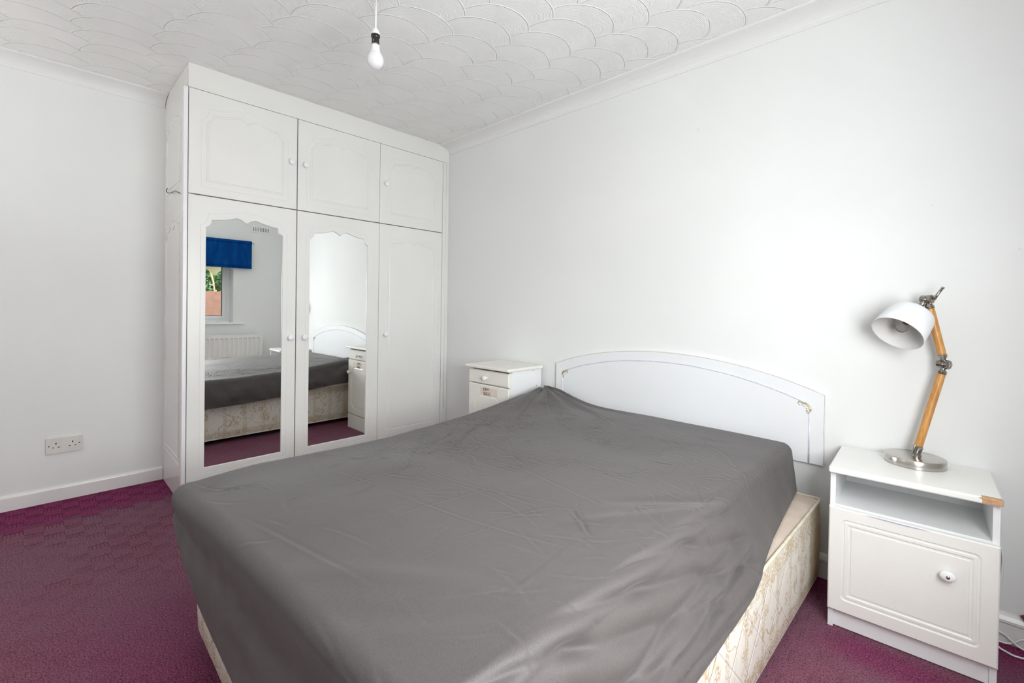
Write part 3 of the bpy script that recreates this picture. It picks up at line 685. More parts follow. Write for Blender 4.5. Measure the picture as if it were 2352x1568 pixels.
# ------------------------------------------------------------------ fitted sheet
CREASES = [
 ([[2.107,-.818],[2.548,-.851],[2.773,-.851],[2.943,-.811]],.0022,.010),([[2.066,-1.174],[2.436,-1.107],[2.698,-1.157],[2.907,-1.188]],.0026,.011),
 ([[2.116,-1.402],[2.472,-1.349],[2.783,-1.265],[2.827,-1.271]],.0024,.010),([[2.385,-1.566],[2.572,-1.534],[2.76,-1.493],[2.917,-1.449],[2.979,-1.415]],.002,.011),
 ([[2.541,-1.66],[2.536,-1.539],[2.56,-1.268],[2.596,-.939],[2.525,-.702]],.0022,.010),([[2.729,-1.624],[2.748,-1.533],[2.749,-1.476]],.002,.008),
 ([[2.861,-1.815],[2.922,-1.729],[2.969,-1.649],[2.965,-1.572],[2.949,-1.44],[2.96,-1.342],[2.958,-1.047]],.004,.018),([[2.713,-1.476],[2.78,-1.303],[2.863,-1.25]],.0022,.010),
 ([[2.47,-.471],[2.693,-.465],[2.999,-.356]],.0026,.012),([[2.827,-1.271],[2.891,-1.315],[2.947,-1.355]],.007,.010),([[2.813,-1.207],[2.85,-1.263],[2.939,-1.35]],.005,.008),
 ([[2.917,-.992],[2.966,-1.039],[3.049,-1.152]],.005,.009),([[2.99,-.832],[3.041,-.914]],.005,.009),([[3.06,-.80],[3.08,-.90],[3.085,-1.0]],.005,.009),
 ([[3.026,-.543],[3.10,-.646]],.004,.009),([[1.75,-.10],[1.924,-.294],[2.08,-.451]],.010,.020),([[1.75,-.13],[1.954,-.528],[2.118,-.829]],.007,.016),
 ([[1.76,-.09],[1.95,-.13],[2.239,-.277],[2.433,-.394]],.009,.018),([[1.80,-.08],[2.1,-.11],[2.45,-.16]],.007,.016),([[1.77,-.10],[2.0,-.25],[2.162,-.477],[2.28,-.404]],.006,.014),
 ([[2.207,-1.26],[2.082,-1.04],[1.91,-.752]],.005,.012),([[2.196,-1.208],[2.319,-1.202],[2.414,-1.215]],.004,.010),([[3.014,-1.493],[3.007,-1.548]],.004,.008),
 ([[2.963,-.69],[3.0,-.703]],.004,.008),([[2.48,-.971],[2.593,-.913],[2.782,-.854]],.0022,.010),([[2.253,-1.485],[2.496,-1.369],[2.785,-1.394],[2.903,-1.487]],.002,.009),
 ([[2.222,-1.93],[2.357,-1.905],[2.509,-1.88],[2.645,-1.861],[2.784,-1.84]],.0024,.013),([[2.446,-1.81],[2.537,-1.783],[2.64,-1.766]],.0018,.010),
 ([[2.289,-1.887],[2.345,-1.873],[2.382,-1.866]],.002,.010),([[2.246,-1.839],[2.226,-1.756],[2.253,-1.687]],.002,.010),([[1.80,-1.95],[1.95,-1.898],[1.994,-1.752]],.003,.012),
 ([[2.068,-1.602],[2.293,-1.571]],.002,.010),([[2.02,-1.0],[1.98,-.86],[1.90,-.70]],.005,.010),([[2.10,-1.12],[2.02,-.95],[1.95,-.85]],.004,.010),([[1.86,-.62],[2.05,-.66],[2.22,-.62]],.004,.012),
 ([[1.84,-1.05],[2.10,-1.30],[2.28,-1.45]],.003,.010),([[1.84,-1.30],[2.02,-1.42],[2.2,-1.62]],.0025,.010),([[1.83,-.85],[1.96,-1.02],[2.05,-1.22]],.004,.010),
 ([[2.30,-.60],[2.55,-.66],[2.85,-.60]],.0024,.011),([[2.20,-.95],[2.45,-.99],[2.75,-.97]],.0018,.009),
 ([[2.65,-.40],[2.85,-.52],[3.0,-.56]],.0026,.012),([[2.78,-.33],[2.95,-.45],[3.06,-.62]],.003,.012),
]
# long soft swoops running over the window-side edge (u across the drop, v along the bed)
SWOOPS = [  # (list of (x_param, y), depth, width)
 ([[2.85,-1.36],[3.0,-1.14],[3.08,-1.0],[3.12,-.86]],.006,.025),([[2.86,-1.16],[2.98,-1.02],[3.08,-.90],[3.14,-.74]],-.005,.020),
 ([[2.55,-1.95],[2.75,-1.80],[2.95,-1.66]],.004,.035),([[2.70,-1.98],[2.88,-1.84],[3.02,-1.68]],-.005,.03),
]
def seg_dist(PX, PY, pts_):
    P = np.array([tuple(p)[:2] for p in smoothpath([(a, b_, 0) for a, b_ in pts_], 6)])
    best = np.full(PX.shape, 1e9); tt = np.zeros(PX.shape); L = np.linalg.norm(np.diff(P, axis=0), axis=1); cum = np.concatenate([[0], np.cumsum(L)]); tot_ = cum[-1]; sg = np.zeros(PX.shape)
    for i in range(len(P)-1):
        d = P[i+1]-P[i]; l2 = max(d@d, 1e-12); s = np.clip(((PX-P[i, 0])*d[0]+(PY-P[i, 1])*d[1])/l2, 0, 1)
        qx = P[i, 0]+s*d[0]-PX; qy = P[i, 1]+s*d[1]-PY; dd = np.hypot(qx, qy); k = dd < best
        best = np.where(k, dd, best); tt = np.where(k, (cum[i]+s*L[i])/tot_, tt); sg = np.where(k, np.sign(qx*d[1]-qy*d[0]), sg)
    return best, tt, sg
def vnoise(x, y, sc_, seed):
    r = np.random.default_rng(seed); G = r.uniform(-1, 1, (128, 128)); X_ = x*sc_+37.3; Y_ = y*sc_+51.7
    xi = np.floor(X_).astype(int); yi = np.floor(Y_).astype(int); fx = X_-xi; fy = Y_-yi; fx = fx*fx*(3-2*fx); fy = fy*fy*(3-2*fy)
    g4 = lambda a, b_: G[a % 128, b_ % 128]
    return (g4(xi, yi)*(1-fx)+g4(xi+1, yi)*fx)*(1-fy)+(g4(xi, yi+1)*(1-fx)+g4(xi+1, yi+1)*fx)*fy
def build_sheet():
    r = .042; x0, x1, y0, y1 = MX0-.012+r, MX1+.010-r, MY0-.012+r, MY1+.018-r
    step = .0048; nx = int((x1-x0)/step); ny = int((y1-y0)/step); K = 62
    I = np.arange(-K, nx+K+1); J = np.arange(-K, ny+K+1); A, B = np.meshgrid(I, J, indexing='ij')
    bx = x0+(x1-x0)*np.clip(A, 0, nx)/nx; y0b = y0+.005+(bx-1.75)*.040; by = y1+(y0b-y1)*(1-np.clip(B, 0, ny)/ny)
    ox_ = np.where(A < 0, A, np.where(A > nx, A-nx, 0)).astype(float); oy_ = np.where(B < 0, B, np.where(B > ny, B-ny, 0)).astype(float)
    k = np.maximum(abs(ox_), abs(oy_)); mn = np.minimum(abs(ox_), abs(oy_))
    ang = np.where(k > 0, np.where(abs(ox_) >= abs(oy_), np.arctan2(0, 1)+(PI/4)*mn/np.maximum(k, 1e-9), PI/2-(PI/4)*mn/np.maximum(k, 1e-9)), 0)
    nxv = np.where(k > 0, np.cos(ang), 0)*np.where(ox_ != 0, np.sign(ox_), 0); nyv = np.where(k > 0, np.sin(ang), 0)*np.where(oy_ != 0, np.sign(oy_), 0)
    nl = np.hypot(nxv, nyv); nl = np.where(nl > 0, nl, 1); nxv /= nl; nyv /= nl
    # side weights
    wR = np.clip(nxv, 0, 1)**2; wL = np.clip(-nxv, 0, 1)**2; wF = np.clip(-nyv, 0, 1)**2; wH = np.clip(nyv, 0, 1)**2
    # top height
    TZ = .545 + .012*vnoise(bx, by, 1.6, 5)+.006*vnoise(bx, by, 4, 6)
    eg = np.clip((bx-1.80)/.25, 0, 1)*np.clip((-by-.10)/.2, 0, 1); TZ = .545+(TZ-.545)*(.25+.75*eg)
    Lz = np.interp(-by, [.07, .12, .20, .33, .58, .79, .96, 1.2, 1.4, 1.74, 2.02], [.606, .612, .612, .603, .569, .546, .535, .523, .522, .531, .527])
    TZ += (Lz-.545)*np.exp(-(np.maximum(bx-1.80, 0)/.21)**2)
    TZ += .012*np.exp(-((bx-2.3)/.45)**2)*np.exp(-((by+.1)/.3)**2)
    TZ += .014*np.exp(-((bx-2.9)/.5)**2)*np.exp(-((by+.1)/.6)**2)+.016*np.exp(-((bx-1.745)/.045)**2-((by+.12)/.05)**2)
    TZ += -.010*np.exp(-((by+1.98)/.12)**2)
    # hem height per side
    yl = by; hemL = np.interp(-yl, [.1, .28, .44, .63, .87, 1.15, 1.42, 1.7, 1.95], [.400, .395, .384, .366, .336, .316, .307, .322, .385])
    hemR = np.interp(-yl, [.1, .55, .72, .84, .95, 1.1, 1.4, 2.0], [.362, .361, .362, .357, .343, .334, .328, .30])
    hemF = np.interp(bx, [1.77, 1.90, 2.07, 2.2, 2.42, 2.8, 3.1], [.390, .322, .283, .270, .254, .250, .28]); hemH = np.full(bx.shape, .37)
    ws = wR+wL+wF+wH; ws = np.where(ws > 0, ws, 1)
    hem = (hemL*wL+hemR*wR+hemF*wF+hemH*wH)/ws
    dm = r*PI/2+np.maximum(TZ-r-hem, .02); d = k/K*dm
    flat = d <= r*PI/2; th = np.minimum(d/r, PI/2)
    outw = r*np.sin(th); drop = r*(1-np.cos(th)) + np.where(flat, 0, d-r*PI/2)
    fr_ = np.where(flat, 0, (d-r*PI/2)/np.maximum(dm-r*PI/2, 1e-6))
    # how far the hem stands out from / tucks under the mattress edge
    tgtR = np.interp(-yl, [.09, .26, .41, .61, .78, .86, .95, 2.0], [3.130, 3.144, 3.156, 3.174, 3.196, 3.209, 3.216, 3.212])-(x1+r)
    fl = wR*np.maximum(tgtR, 0)*fr_**1.0
    fl += wL*(.010*np.sin(PI*fr_)+.0*fr_) + wF*(.004*np.sin(PI*fr_)+((y0b-r)+1.997)*fr_) + wH*(-.004*fr_)
    cornF = np.clip(-nyv, 0, 1)*np.clip(-nxv, 0, 1)*4; fl += -.006*cornF*fr_
    # foot/left corner: tucks in to reach the divan corner
    X = bx+nxv*(outw+fl); Y = by+nyv*(outw+fl); Z = TZ-drop
    # displacement along the local normal
    PXm = bx+nxv*d; PYm = by+nyv*d
    Hh = np.zeros(bx.shape)
    for pts_, h_, w_ in CREASES:
        q_ = np.array(pts_); mk_ = (PXm > q_[:, 0].min()-.08) & (PXm < q_[:, 0].max()+.08) & (PYm > q_[:, 1].min()-.08) & (PYm < q_[:, 1].max()+.08)
        ds, tt, sg = seg_dist(PXm[mk_], PYm[mk_], pts_)
        tp_ = np.clip(np.sin(PI*np.clip(tt, .02, .98)), 0, 1)**.6
        w2 = w_*.42; u_ = ds*sg/w2
        Hh[mk_] += .85*h_*tp_*(np.exp(-u_**2)*.55-.60*np.exp(-(u_-1.6)**2))
    for pts_, h_, w_ in SWOOPS:
        q_ = np.array(pts_); mk_ = (PXm > q_[:, 0].min()-.12) & (PXm < q_[:, 0].max()+.12) & (PYm > q_[:, 1].min()-.12) & (PYm < q_[:, 1].max()+.12)
        ds, tt, sg = seg_dist(PXm[mk_], PYm[mk_], pts_); tp_ = np.clip(np.sin(PI*np.clip(tt, 0, 1)), 0, 1)**.8
        Hh[mk_] += h_*tp_*np.exp(-(ds/w_)**2)
    ph = (PXm-.230*(PYm+1.43)-3.127+.010*vnoise(PXm, PYm*2, 5, 21)+.10*np.clip(-PYm-1.55, 0, 1)**2)/.062; f_ = ph-np.round(ph)
    win = np.clip((PXm-3.02)/.10, 0, 1)*np.clip((-PYm-.74)/.22, 0, 1)*(.65+.5*vnoise(PXm*3, PYm*3, 4, 22))*(wR > .3)+np.clip((PXm-2.96)/.10, 0, 1)*np.clip((-PYm-1.0)/.3, 0, 1)*np.clip((PYm+1.85)/.3, 0, 1)*.13*(k == 0)
    Hh += np.clip(win, 0, 1.2)*(-.0115*np.exp(-(f_/.17)**2)+.0045*np.cos(2*PI*(ph-.5)))
    # radiating folds from the pinched corner at the head
    dx_, dy_ = PXm-1.735, PYm+.09; rr_ = np.hypot(dx_, dy_); aa = np.arctan2(dy_, dx_)
    Hh += .012*np.sin(aa*9+1.1)*np.exp(-(rr_/.22)**2)*np.clip(rr_/.03, 0, 1)+.004*np.sin(aa*19)*np.exp(-(rr_/.45)**2)*np.clip(rr_/.08, 0, 1)
    # random fine wrinkles, denser toward the wardrobe side and the head
    rg = np.random.default_rng(11)
    for q_ in range(620):
        if q_ < 300: cx_, cy_ = rg.normal(2.05, .20), rg.normal(-.90, .38)
        elif q_ < 420: cx_, cy_ = rg.uniform(1.78, 2.9), rg.uniform(-.75, -.10)
        elif q_ < 480: cx_, cy_ = rg.normal(2.98, .07), rg.normal(-1.05, .30)
        else: cx_, cy_ = rg.uniform(1.8, 3.15), rg.uniform(-1.98, -.1)
        L = rg.uniform(.02, .11); a = rg.normal(.15, .5)+(PI/2 if rg.random() < .25 else 0); hh_ = rg.uniform(.0005, .0020)*(1.25 if q_ < 300 else .85); wd_ = rg.uniform(.0032, .0062); cu = rg.uniform(-.22, .22)/L
        mk_ = (abs(PXm-cx_) < L+.03) & (abs(PYm-cy_) < L+.03); xx_ = PXm[mk_]-cx_; yy_ = PYm[mk_]-cy_
        cxx = xx_*math.cos(a)+yy_*math.sin(a); cyy = -xx_*math.sin(a)+yy_*math.cos(a)+cu*cxx*cxx
        e_ = np.clip(1-(cxx/L)**2, 0, 1)**1.2
        Hh[mk_] += hh_*e_*(.7*np.exp(-(cyy/wd_)**2)-.8*np.exp(-((cyy-1.7*wd_)/wd_)**2))
    # soft waves along the vertical sides
    sidew = np.clip(fr_*3, 0, 1)
    along = np.where(wF+wH > .5, PXm, PYm)
    Hh += sidew*(.004*np.sin(along*21+d*14)+.003*np.sin(along*47-d*25)+.004*vnoise(along, d*3, 7, 9))*(1-wR*.8)*(1-wF*.8)
    # window side: tight pleat just above the hem
    dh = dm-d
    pl = wR*np.clip((-yl-.80)/.12, 0, 1)
    Hh += pl*(-.016*np.exp(-((dh-.046-.012*np.sin(yl*5))/.007)**2)+.010*np.exp(-((dh-.062-.012*np.sin(yl*5))/.009)**2)-.009*np.exp(-((dh-.085-.02*np.sin(yl*4))/.009)**2))
    # foot side: hollow below the rolled edge
    Hh += wF*(-.010*np.exp(-((fr_-.35)/.18)**2)+.006*np.exp(-((fr_-.72)/.15)**2)*np.sin(bx*7))
    # mirror side hollow
    P = np.stack([X, Y, Z], -1); gu = np.gradient(P, axis=0); gv = np.gradient(P, axis=1); Nn = np.cross(gu, gv); Nn /= np.maximum(np.linalg.norm(Nn, axis=-1, keepdims=True), 1e-9)
    keep = np.clip(dh/.012, 0, 1)
    P = P+Nn*(Hh*np.where(k > 0, .1+.9*keep, 1))[..., None]
    # the cloth rests on the divan top and hangs outside its edges
    c_, s_ = math.cos(rot), math.sin(rot); qx = P[..., 0]-1.8405; qy = P[..., 1]+.062
    lx = qx*c_-qy*s_; ly = qx*s_+qy*c_; z_ = P[..., 2]
    low = np.clip((.378-z_)/.012, 0, 1); lo2 = (z_ < .378)
    right = lo2 & (lx > 1.25) & (ly < -.80); e_ = DX1+.0105
    lx = np.where(right, np.maximum(lx, lx+(e_-lx)*low), lx)
    foot = lo2 & (ly < -1.75); f_ = -DY1-.0085
    ly = np.where(foot, np.minimum(ly, ly+(f_-ly)*low), ly)
    inside = (lx > 1.20) & (lx < DX1+.004) & (ly > -.80) & (z_ < .3640); z_ = np.where(inside, .3640, z_)
    P = np.stack([1.8405+lx*c_+ly*s_, -.062-lx*s_+ly*c_, z_], -1)
    n_i, n_j = P.shape[:2]
    idx = np.arange(n_i*n_j).reshape(n_i, n_j); q4 = np.stack([idx[:-1, :-1], idx[1:, :-1], idx[1:, 1:], idx[:-1, 1:]], -1).reshape(-1, 4)
    me = bpy.data.meshes.new('bed_sheet'); me.vertices.add(n_i*n_j); me.vertices.foreach_set('co', P.reshape(-1).astype(np.float32))
    me.loops.add(q4.size); me.loops.foreach_set('vertex_index', q4.reshape(-1).astype(np.int32)); me.polygons.add(len(q4)); me.polygons.foreach_set('loop_start', (np.arange(len(q4))*4).astype(np.int32))
    try: me.polygons.foreach_set('loop_total', np.full(len(q4), 4, np.int32))
    except Exception: pass
    me.update(calc_edges=True); me.validate()
    o = link('bed_sheet', me, M['sheet'], None, True)
    md = o.modifiers.new('thickness', 'SOLIDIFY'); md.thickness = .0012; md.offset = -1
    return o
st = build_sheet(); setp(st, 'creased charcoal grey fitted sheet pulled over the bed', 'bed sheet')

# ------------------------------------------------------------------ narrow bedside cabinet by the wardrobe
KX0, KX1, KY1 = 1.2745, 1.6735, -.345
cb = thing('bedside_cabinet', (1.474, -.18, 0), 'tall narrow cream bedside cabinet with one drawer, between wardrobe and bed', 'cabinet')
mk = lambda s, t_, d: (s, -.326-d, t_)
BX0, BX1 = 1.291, 1.660
prof = [(0, .718), (0, .744)]
tpoly = rect(KX0, KX1, KY1, -.020)
def slab(name, x0, x1, y0, y1, z0, z1, mat, par, r=.006):
    o = box(name, (x0, y0, z0), (x1, y1, z1), mat, par, r, 3); return o
slab('top', KX0, KX1, KY1-.002, -.021, .7235, .7425, M['cream'], cb, .0055)
for x in (BX0, BX1-.016): box('side_panel', (x, -.309, 0), (x+.016, -.026, .723), M['whitelam'], cb)
box('back_panel', (BX0+.016, -.032, .03), (BX1-.016, -.028, .722), M['whitelam'], cb)
box('shelf', (BX0+.016, -.300, .612), (BX1-.016, -.033, .626), M['whitelam'], cb)
for (yy_, zz_) in ((-.300, .716), (-.100, .716), (-.068, .615)):
    lathe('screw_hole', (BX1-.0002, yy_, zz_), (1, 0, 0), [(0, .0028), (.0008, .0028)], M['dark'], cb, 10)
dr = relief('drawer', BX0, BX1, .6255, .7125, .018, [], mk, M['cream'], cb, .006)
bprof = [(0, .009), (.004, .0068), (.010, .0058), (.014, .009), (.018, .0145), (.023, .0160), (.028, .0135), (.031, .0085), (.032, .003)]
lathe('knob', (1.462, -.326, .6655), (0, -1, 0), bprof, M['knob'], dr, 24)
dp_ = [(1.371, .187), (1.371+.04, .187)]
oct_ = [(1.398, .186), (1.552, .186), (1.597, .222), (1.597, .513), (1.552, .555), (1.394, .555), (1.352, .513), (1.352, .222)]
do = relief('door', BX0, BX1, .129, .6205, .018, [[(oct_, 0), (offs(oct_, .003), -.004), (offs(oct_, .009), -.0015), (offs(oct_, .011), 0)]], mk, M['cream'], cb, .005)
lathe('knob', (1.618, -.326, .509), (0, -1, 0), bprof, M['knob'], do, 24)
box('plinth', (BX0, -.324, .0), (BX1, -.309, .124), M['cream'], cb, .001)
mtape, t, b = newmat('masking_tape'); g = NB(t)
c = g.mix(g.ramp(g.noise(g.pos(), 30, 2), .4, .6), (.74, .63, .54), (.76, .68, .58)); t.links.new(c, b.inputs['Base Color']); b.inputs['Roughness'].default_value = .5
obj('tape', *extrude([(1.406, .5625), (1.561, .5575), (1.560, .6015), (1.405, .6005)], mk, .0002, .0006), mtape, do)
def K_(x, y):     # photo crop coordinates of the handwriting -> door plane
    s = 1.406+(x-430)*.1545/428; top_ = 795+(x-430)*.155; return s, .5985-(y-top_)*.0385/146
letters = [[(550, 790), (520, 795), (508, 830), (515, 862), (545, 855)], [(512, 828), (540, 822)],
 [(562, 800), (558, 862)], [(560, 800), (582, 806), (562, 828)], [(562, 828), (585, 845), (560, 865)],
 [(595, 870), (608, 812), (622, 868)], [(598, 845), (620, 845)], [(632, 815), (642, 838)], [(660, 808), (636, 872)],
 [(522, 900), (520, 970)], [(520, 900), (545, 912), (522, 932)], [(522, 932), (550, 955), (520, 975)],
 [(560, 985), (578, 905), (592, 985)], [(565, 955), (590, 955)],
 [(640, 915), (615, 920), (605, 950), (618, 985), (640, 975), (640, 950), (624, 950)],
 [(682, 922), (660, 920), (655, 945), (680, 962), (682, 990), (655, 995)]]
pcs = []
for st_ in letters:
    P = [mk(*K_(x, y), .0009) for x, y in st_]
    pcs.append(tube_g(P if len(P) == 2 else smoothpath(P, 4), .0011, 5))
obj('handwriting', *merge(pcs), M['ink'], do)

# ------------------------------------------------------------------ nightstand by the window side
ns = thing('nightstand', (3.2697, -.0005, 0), 'cream nightstand with open shelf, panel door and chipped front corner, right of the bed', 'nightstand', rz=.0388, rotated=True)
W, Dp = .4243, .3601
ml = lambda s, t_, d: (s, -(Dp-.006)-d+.0, t_)
NB0, NB1 = .0015, .4195
yF = -(Dp-.024)
tp_ = box('top', (-.0015, -(Dp+.002), .5525), (.4225, -.018, .5735), M['nsd'], ns, .0055, 3)
# chipped corner piece: bare board showing on the front edge
o = box('top_chip', (.374, -(Dp+.0026), .5535), (.4230, -(Dp-.020), .5738), M['chip'], ns, .0045, 2)
o['label'] = 'bare brown chipped corner'
bm = bmesh.new(); bm.from_mesh(o.data)
for v in bm.verts:
    if v.co.x < .378: v.co.x += .010*math.sin(v.co.z*900+v.co.y*500)
bm.to_mesh(o.data); bm.free()
for x in (NB0, NB1-.016): box('side_panel', (x, yF, 0), (x+.016, -.024, .552), M['whitelam'], ns, .0008)
box('back_panel', (NB0+.016, -.032, .06), (NB1-.016, -.027, .552), M['whitelam'], ns)
box('shelf', (NB0+.016, yF+.002, .4225), (NB1-.016, -.033, .4385), M['whitelam'], ns)
box('kickboard', (NB0+.016, yF+.008, .004), (NB1-.016, yF+.022, .074), M['whitelam'], ns)
md_ = lambda s, t_, d: (s, yF-.019-d*1.0 if False else yF-.0195-d, t_)
r_o = [(x, y) for x, y in rrect(.038, .3815, .1135, .3965, .016)]
# door panel: two routed rings
inn = rect(.0555, .366, .131, .379)
nd = relief('door', NB0, NB1+.0005, .0705, .4325, .0185, [[(r_o, 0), (offs(r_o, .003), -.0032), (offs(r_o, .0075), -.0032), (offs(r_o, .010), -.0015)], [(inn, -.0015), (offs(inn, .004), -.0042), (offs(inn, .009), -.0042), (offs(inn, .011), -.0022)]], md_, M['nsd'], ns, .0035)
kb = lathe('knob', (.308, yF-.0195, .3125), (0, -1, 0), [(0, .010), (.005, .0085), (.011, .0085), (.013, .013), (.016, .0172), (.020, .0190), (.024, .0182), (.027, .0148), (.0288, .0100), (.0293, .0045)], M['knob'], nd, 40, squash=((1.0, 0, 0), (0, 0, .86)))
lathe('screw_cap', (.308, yF-.0487, .3125), (0, -1, 0), [(0, .0050), (.0015, .0046), (.0028, .0028), (.0032, .0008)], M['chrome'], nd, 20)
obj('felt_mark', *merge([tube_g([(.105+i*.02, yF-.0208-.0012, .4305+.0015*math.sin(i*.9)*(.3)) for i in range(9)], [.0002, .001, .0015, .0018, .0018, .0018, .0015, .001, .0002], 6)]), M['lilac'], nd, True)

# ------------------------------------------------------------------ desk lamp
LB = (3.4985, -.0985, .5738)
lm = thing('desk_lamp', LB, 'jointed desk lamp with wooden arms, steel base and white shade on the nightstand', 'lamp')
bx_, by_, bz_ = LB
lathe('base', LB, (0, 0, 1), [(0, .083), (.001, .0865), (.026, .0865), (.0285, .0850), (.0295, .081)], M['steel'], lm, 96)
J1 = Vector((3.5705, -.070, .9385)); J2 = Vector((3.5225, -.083, 1.1690))
A0 = Vector((bx_+.004, by_, bz_+.0290))
dA = (J1-A0).normalized()
lathe('foot_collar', A0-Vector((0, 0, .0)), (0, 0, 1), [(0, .0150), (.012, .0132), (.020, .0128)], M['chrome'], lm, 28)
A1 = A0+Vector((0, 0, .014)); dA = (J1-A1).normalized(); LA = (J1-A1).length
lathe('lower_socket', A1, dA, [(-.004, .0128), (.020, .0150), (.0215, .0150), (.0225, .0135), (.024, .0135)], M['chrome'], lm, 28)
lathe('lower_arm', A1+dA*.023, dA, [(0, .0124), (LA-.023-.034, .0124)], M['wood'], lm, 28)
lathe('arm_ferrule', A1+dA*(LA-.036), dA, [(0, .0132), (.003, .0142), (.005, .0132), (.008, .0142), (.011, .0125), (.018, .0075), (.030, .0070)], M['chrome'], lm, 28)
dB = (J2-J1).normalized(); LBn = (J2-J1).length
lathe('arm_ferrule', J1+dB*.036, -dB, [(0, .0132), (.003, .0142), (.005, .0132), (.008, .0142), (.011, .0125), (.018, .0075), (.030, .0070)], M['chrome'], lm, 28)
lathe('upper_arm', J1+dB*.035, dB, [(0, .0124), (LBn-.035-.032, .0124)], M['wood'], lm, 28)
lathe('arm_ferrule', J2-dB*.034, dB, [(0, .0132), (.003, .0142), (.005, .0132), (.008, .0142), (.011, .0125), (.018, .0075), (.028, .0070)], M['chrome'], lm, 28)
jax = Vector((.86, -.51, -.05)).normalized()
for nm, J in (('elbow_joint', J1), ('head_joint', J2)):
    jo = lathe(nm, J-jax*.020, jax, [(0, .0125), (.002, .0140), (.018, .0140), (.020, .0120), (.022, .0160), (.030, .0170), (.034, .0160), (.036, .0130), (.036, .003)], M['chrome'], lm, 32)
    for k in range(3):
        a = k*2*PI/3+.4; a_, u_, v_ = frame_of(jax); c_ = J+jax*.016+u_*(.0070*math.cos(a))+v_*(.0070*math.sin(a))
        lathe('bolt', c_, jax, [(0, .0028), (.002, .0026), (.003, .0014)], M['steel'], jo, 10)
obj('wing_lever', *merge([tube_g([J2+jax*.020, J2+jax*.022+Vector((.006, 0, .016)), J2+jax*.026+Vector((.016, -.002, .040))], [.0055, .0048, .0042], 12), lathe_g(J2+jax*.026+Vector((.016, -.002, .038)), (.35, 0, 1), [(0, .0042), (.002, .0052), (.005, .0052), (.007, .003)], 12)]), M['chrome'], lm, True)
sd = Vector((-.3636, -.6303, -.6859)).normalized(); SO = Vector((3.4457, -.1691, 1.0442)); SB = SO-sd*.1020
# shade: outer skin closing to the cap, separate lining
nS = 96; ot = [(.1020, .0787), (.06, .0755), (.025, .0715), (.008, .0685), (.002, .0655), (.0, .060), (-.001, .030)]
V, Fc = [], []; a_, u_, v_ = frame_of(sd)
def ringv(c_, rr_): return [tuple(c_+u_*(rr_*math.cos(2*PI*k/nS))+v_*(rr_*math.sin(2*PI*k/nS))) for k in range(nS)]
for h_, rr_ in ot: V += ringv(SB+sd*h_, rr_)
for j in range(len(ot)-1):
    for k in range(nS): Fc.append((j*nS+k, j*nS+(k+1) % nS, (j+1)*nS+(k+1) % nS, (j+1)*nS+k))
shd = obj('shade', V, Fc, M['shade'], lm, True, fix=False); mo = shd.modifiers.new('thick', 'SOLIDIFY'); mo.thickness = .0016; mo.offset = 0
V, Fc = [], []
it = [(.1012, .0768), (.06, .0737), (.025, .0697), (.010, .0665), (.005, .062), (.0035, .02)]
for h_, rr_ in it: V += ringv(SB+sd*h_, rr_)
for j in range(len(it)-1):
    for k in range(nS): Fc.append((j*nS+k, j*nS+(k+1) % nS, (j+1)*nS+(k+1) % nS, (j+1)*nS+k))
obj('shade_lining', V, Fc, M['shade_in'], lm, True, fix=False)
lathe('shade_cap', SB+sd*.002, -sd, [(0, .034), (.004, .033), (.010, .026), (.016, .017), (.024, .013), (.034, .010)], M['chrome'], lm, 40)
obj('shade_stem', *tube_g([SB-sd*.030, (SB-sd*.030+J2)*.5+Vector((0, 0, .0)), J2], .0085, 14), M['chrome'], lm, True)
mg = bpy.data.materials.new('clear_bulb_glass'); mg.use_nodes = True; bb = mg.node_tree.nodes['Principled BSDF']; bb.inputs['Base Color'].default_value = (.93, .92, .9, 1); bb.inputs['Roughness'].default_value = .02
bb.inputs['Transmission Weight'].default_value = .9; bb.inputs['IOR'].default_value = 1.25
hd = lathe('lamp_holder', SB+sd*.004, sd, [(0, .016), (.022, .016), (.024, .013)], M['plastic'], lm, 28)
lathe('filament', SB+sd*.032, sd, [(0, .0065), (.020, .0065)], M['chip'], lm, 16)
lathe('lamp_bulb', SB+sd*.026, sd, [(0, .009), (.008, .011), (.020, .0165), (.034, .0200), (.048, .0185), (.058, .012), (.063, .003)], mg, lm, 32)

# flex of the lamp and cables by the wall
cable = obj('lamp_cable', *tube_g(smoothpath([(3.699, -.006, .50), (3.702, -.008, .45), (3.714, -.012, .40), (3.722, -.014, .325), (3.727, -.016, .28), (3.722, -.016, .204), (3.716, -.018, .144), (3.708, -.026, .075), (3.700, -.04, .02), (3.717, -.069, .0075), (3.734, -.083, .0065), (3.752, -.091, .0065), (3.774, -.086, .0065), (3.83, -.06, .0065), (3.90, -.04, .0065)], 8), .0032, 8), M['plastic'], None, True)
setp(cable, 'white lamp flex running down behind the nightstand onto the carpet', 'cable')
cable2 = obj('wall_cable', *tube_g(smoothpath([(3.66, -.034, .060), (3.700, -.030, .050), (3.718, -.028, .041), (3.736, -.028, .034), (3.751, -.030, .022), (3.778, -.034, .0085), (3.84, -.05, .0055), (3.92, -.06, .0055)], 8), .0030, 8), M['plastic'], None, True)
setp(cable2, 'white cable sagging along the skirting right of the nightstand', 'cable')
cable3 = obj('looped_cable', *tube_g(smoothpath([(3.66, -.028, .020), (3.700, -.027, .008), (3.724, -.026, .0055), (3.744, -.024, .008), (3.761, -.023, .022), (3.777, -.023, .036), (3.82, -.022, .040), (3.88, -.022, .030)], 8), .0030, 8), M['plastic'], None, True)
setp(cable3, 'thin white cable looping up against the skirting at the right edge', 'cable')
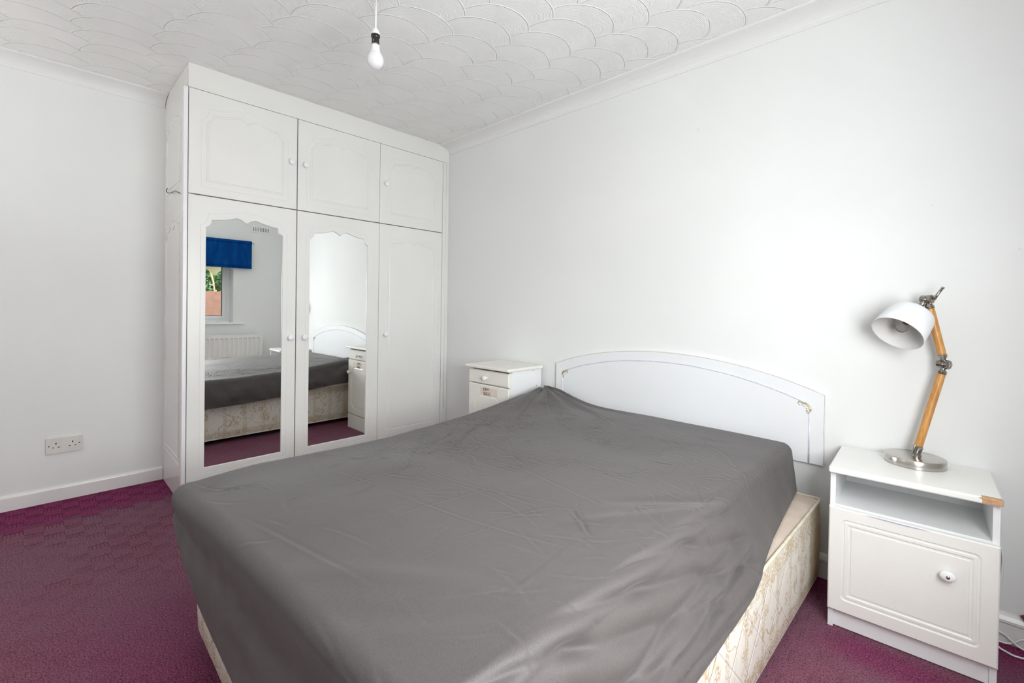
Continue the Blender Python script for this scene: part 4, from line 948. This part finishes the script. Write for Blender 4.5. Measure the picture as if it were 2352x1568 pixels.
# tilted metal socket plate at the right edge
mp_ = thing('metal_socket', (3.82, -.022, .09), 'brushed metal socket plate hanging tilted above the skirting at the far right edge', 'socket')
ca, sa = math.cos(math.radians(38)), math.sin(math.radians(38)); tl = (3.7665, .1135)
mm_ = lambda s, t_, d: (tl[0]+s*ca+t_*sa, -.0195-d, tl[1]+s*sa*.9-t_*ca)
obj('plate', *extrude([(0, 0), (.146, 0), (.146, .060), (0, .060)], mm_, 0, .005), M['steel'], mp_)
for s in (.012, .085): obj('insert', *extrude([(s, .010), (s+.048, .010), (s+.048, .050), (s, .050)], mm_, .005, .0062), M['black'], mp_)
for s in (.030, .103): obj('rocker', *extrude([(s, .014), (s+.012, .014), (s+.012, .024), (s, .024)], mm_, .0062, .0085), M['plastic'], mp_)

# ------------------------------------------------------------------ pendant bulb
bp = Vector((1.8655, -1.3495, 2.088))
pn = thing('pendant_bulb', (bp.x, bp.y, 2.088), 'bare white light bulb hanging from a white flex in a broken black lampholder', 'light')
lathe('bulb', bp, (0, 0, 1), [(0, .004), (.002, .013), (.008, .0225), (.018, .0300), (.030, .0335), (.042, .0330), (.054, .0290), (.062, .0250)], M['frost'], pn, 48)
lathe('bulb_neck', bp+Vector((0, 0, .061)), (0, 0, 1), [(0, .0253), (.006, .0215), (.014, .0180), (.026, .0168), (.033, .0165), (.035, .0145)], M['plastic'], pn, 40)
lathe('bulb_cap', bp+Vector((0, 0, .095)), (0, 0, 1), [(0, .0142), (.012, .0142), (.016, .0120)], M['brass'], pn, 32)
lathe('lampholder', bp+Vector((0, 0, .101)), (0, 0, 1), [(0, .0152), (.022, .0152), (.026, .0162), (.028, .0182), (.036, .0180)], M['black'], pn, 32)
obj('pin', *tube_g([bp+Vector((.008, -.0125, .106)), bp+Vector((.008, -.0130, .114))], .0014, 8), M['brass'], pn, True)
lathe('lampholder_cap', bp+Vector((0, 0, .133)), (0, 0, 1), [(0, .0176), (.008, .0172), (.018, .0152), (.028, .0105), (.033, .005)], M['plastic'], pn, 40)
ztop = H-bp.z
obj('flex', *tube_g([bp+Vector((0, 0, .160)), bp+Vector((.0005, 0, .2)), bp+Vector((.001, 0, ztop-.012))], .0034, 10), M['plastic'], pn, True)
lathe('ceiling_rose', (bp.x+.001, bp.y, H-.0222), (0, 0, 1), [(0, .008), (.003, .022), (.010, .036), (.020, .040), (.0215, .040)], M['plastic'], pn, 48)

# ------------------------------------------------------------------ small marks on the headboard wall
def plug(x, z, r, lab):
    t_ = thing('wall_plug', (x, -.001, z), lab, 'wall plug')
    lathe('plug_rim', (x, 0, z), (0, -1, 0), [(0, r), (.0015, r), (.002, r*.7)], M['cornice'], t_, 18)
    lathe('plug_hole', (x, -.0018, z), (0, -1, 0), [(0, r*.45), (.0006, r*.4)], M['oldplastic'], t_, 12)
plug(2.6515, 2.0269, .0075, 'painted over wall plug high on the wall above the headboard')
plug(3.5274, 1.5221, .0055, 'small painted over plug in the wall above the lamp')
plug(3.7476, 1.3418, .0045, 'dark little screw hole at the right edge of the wall')
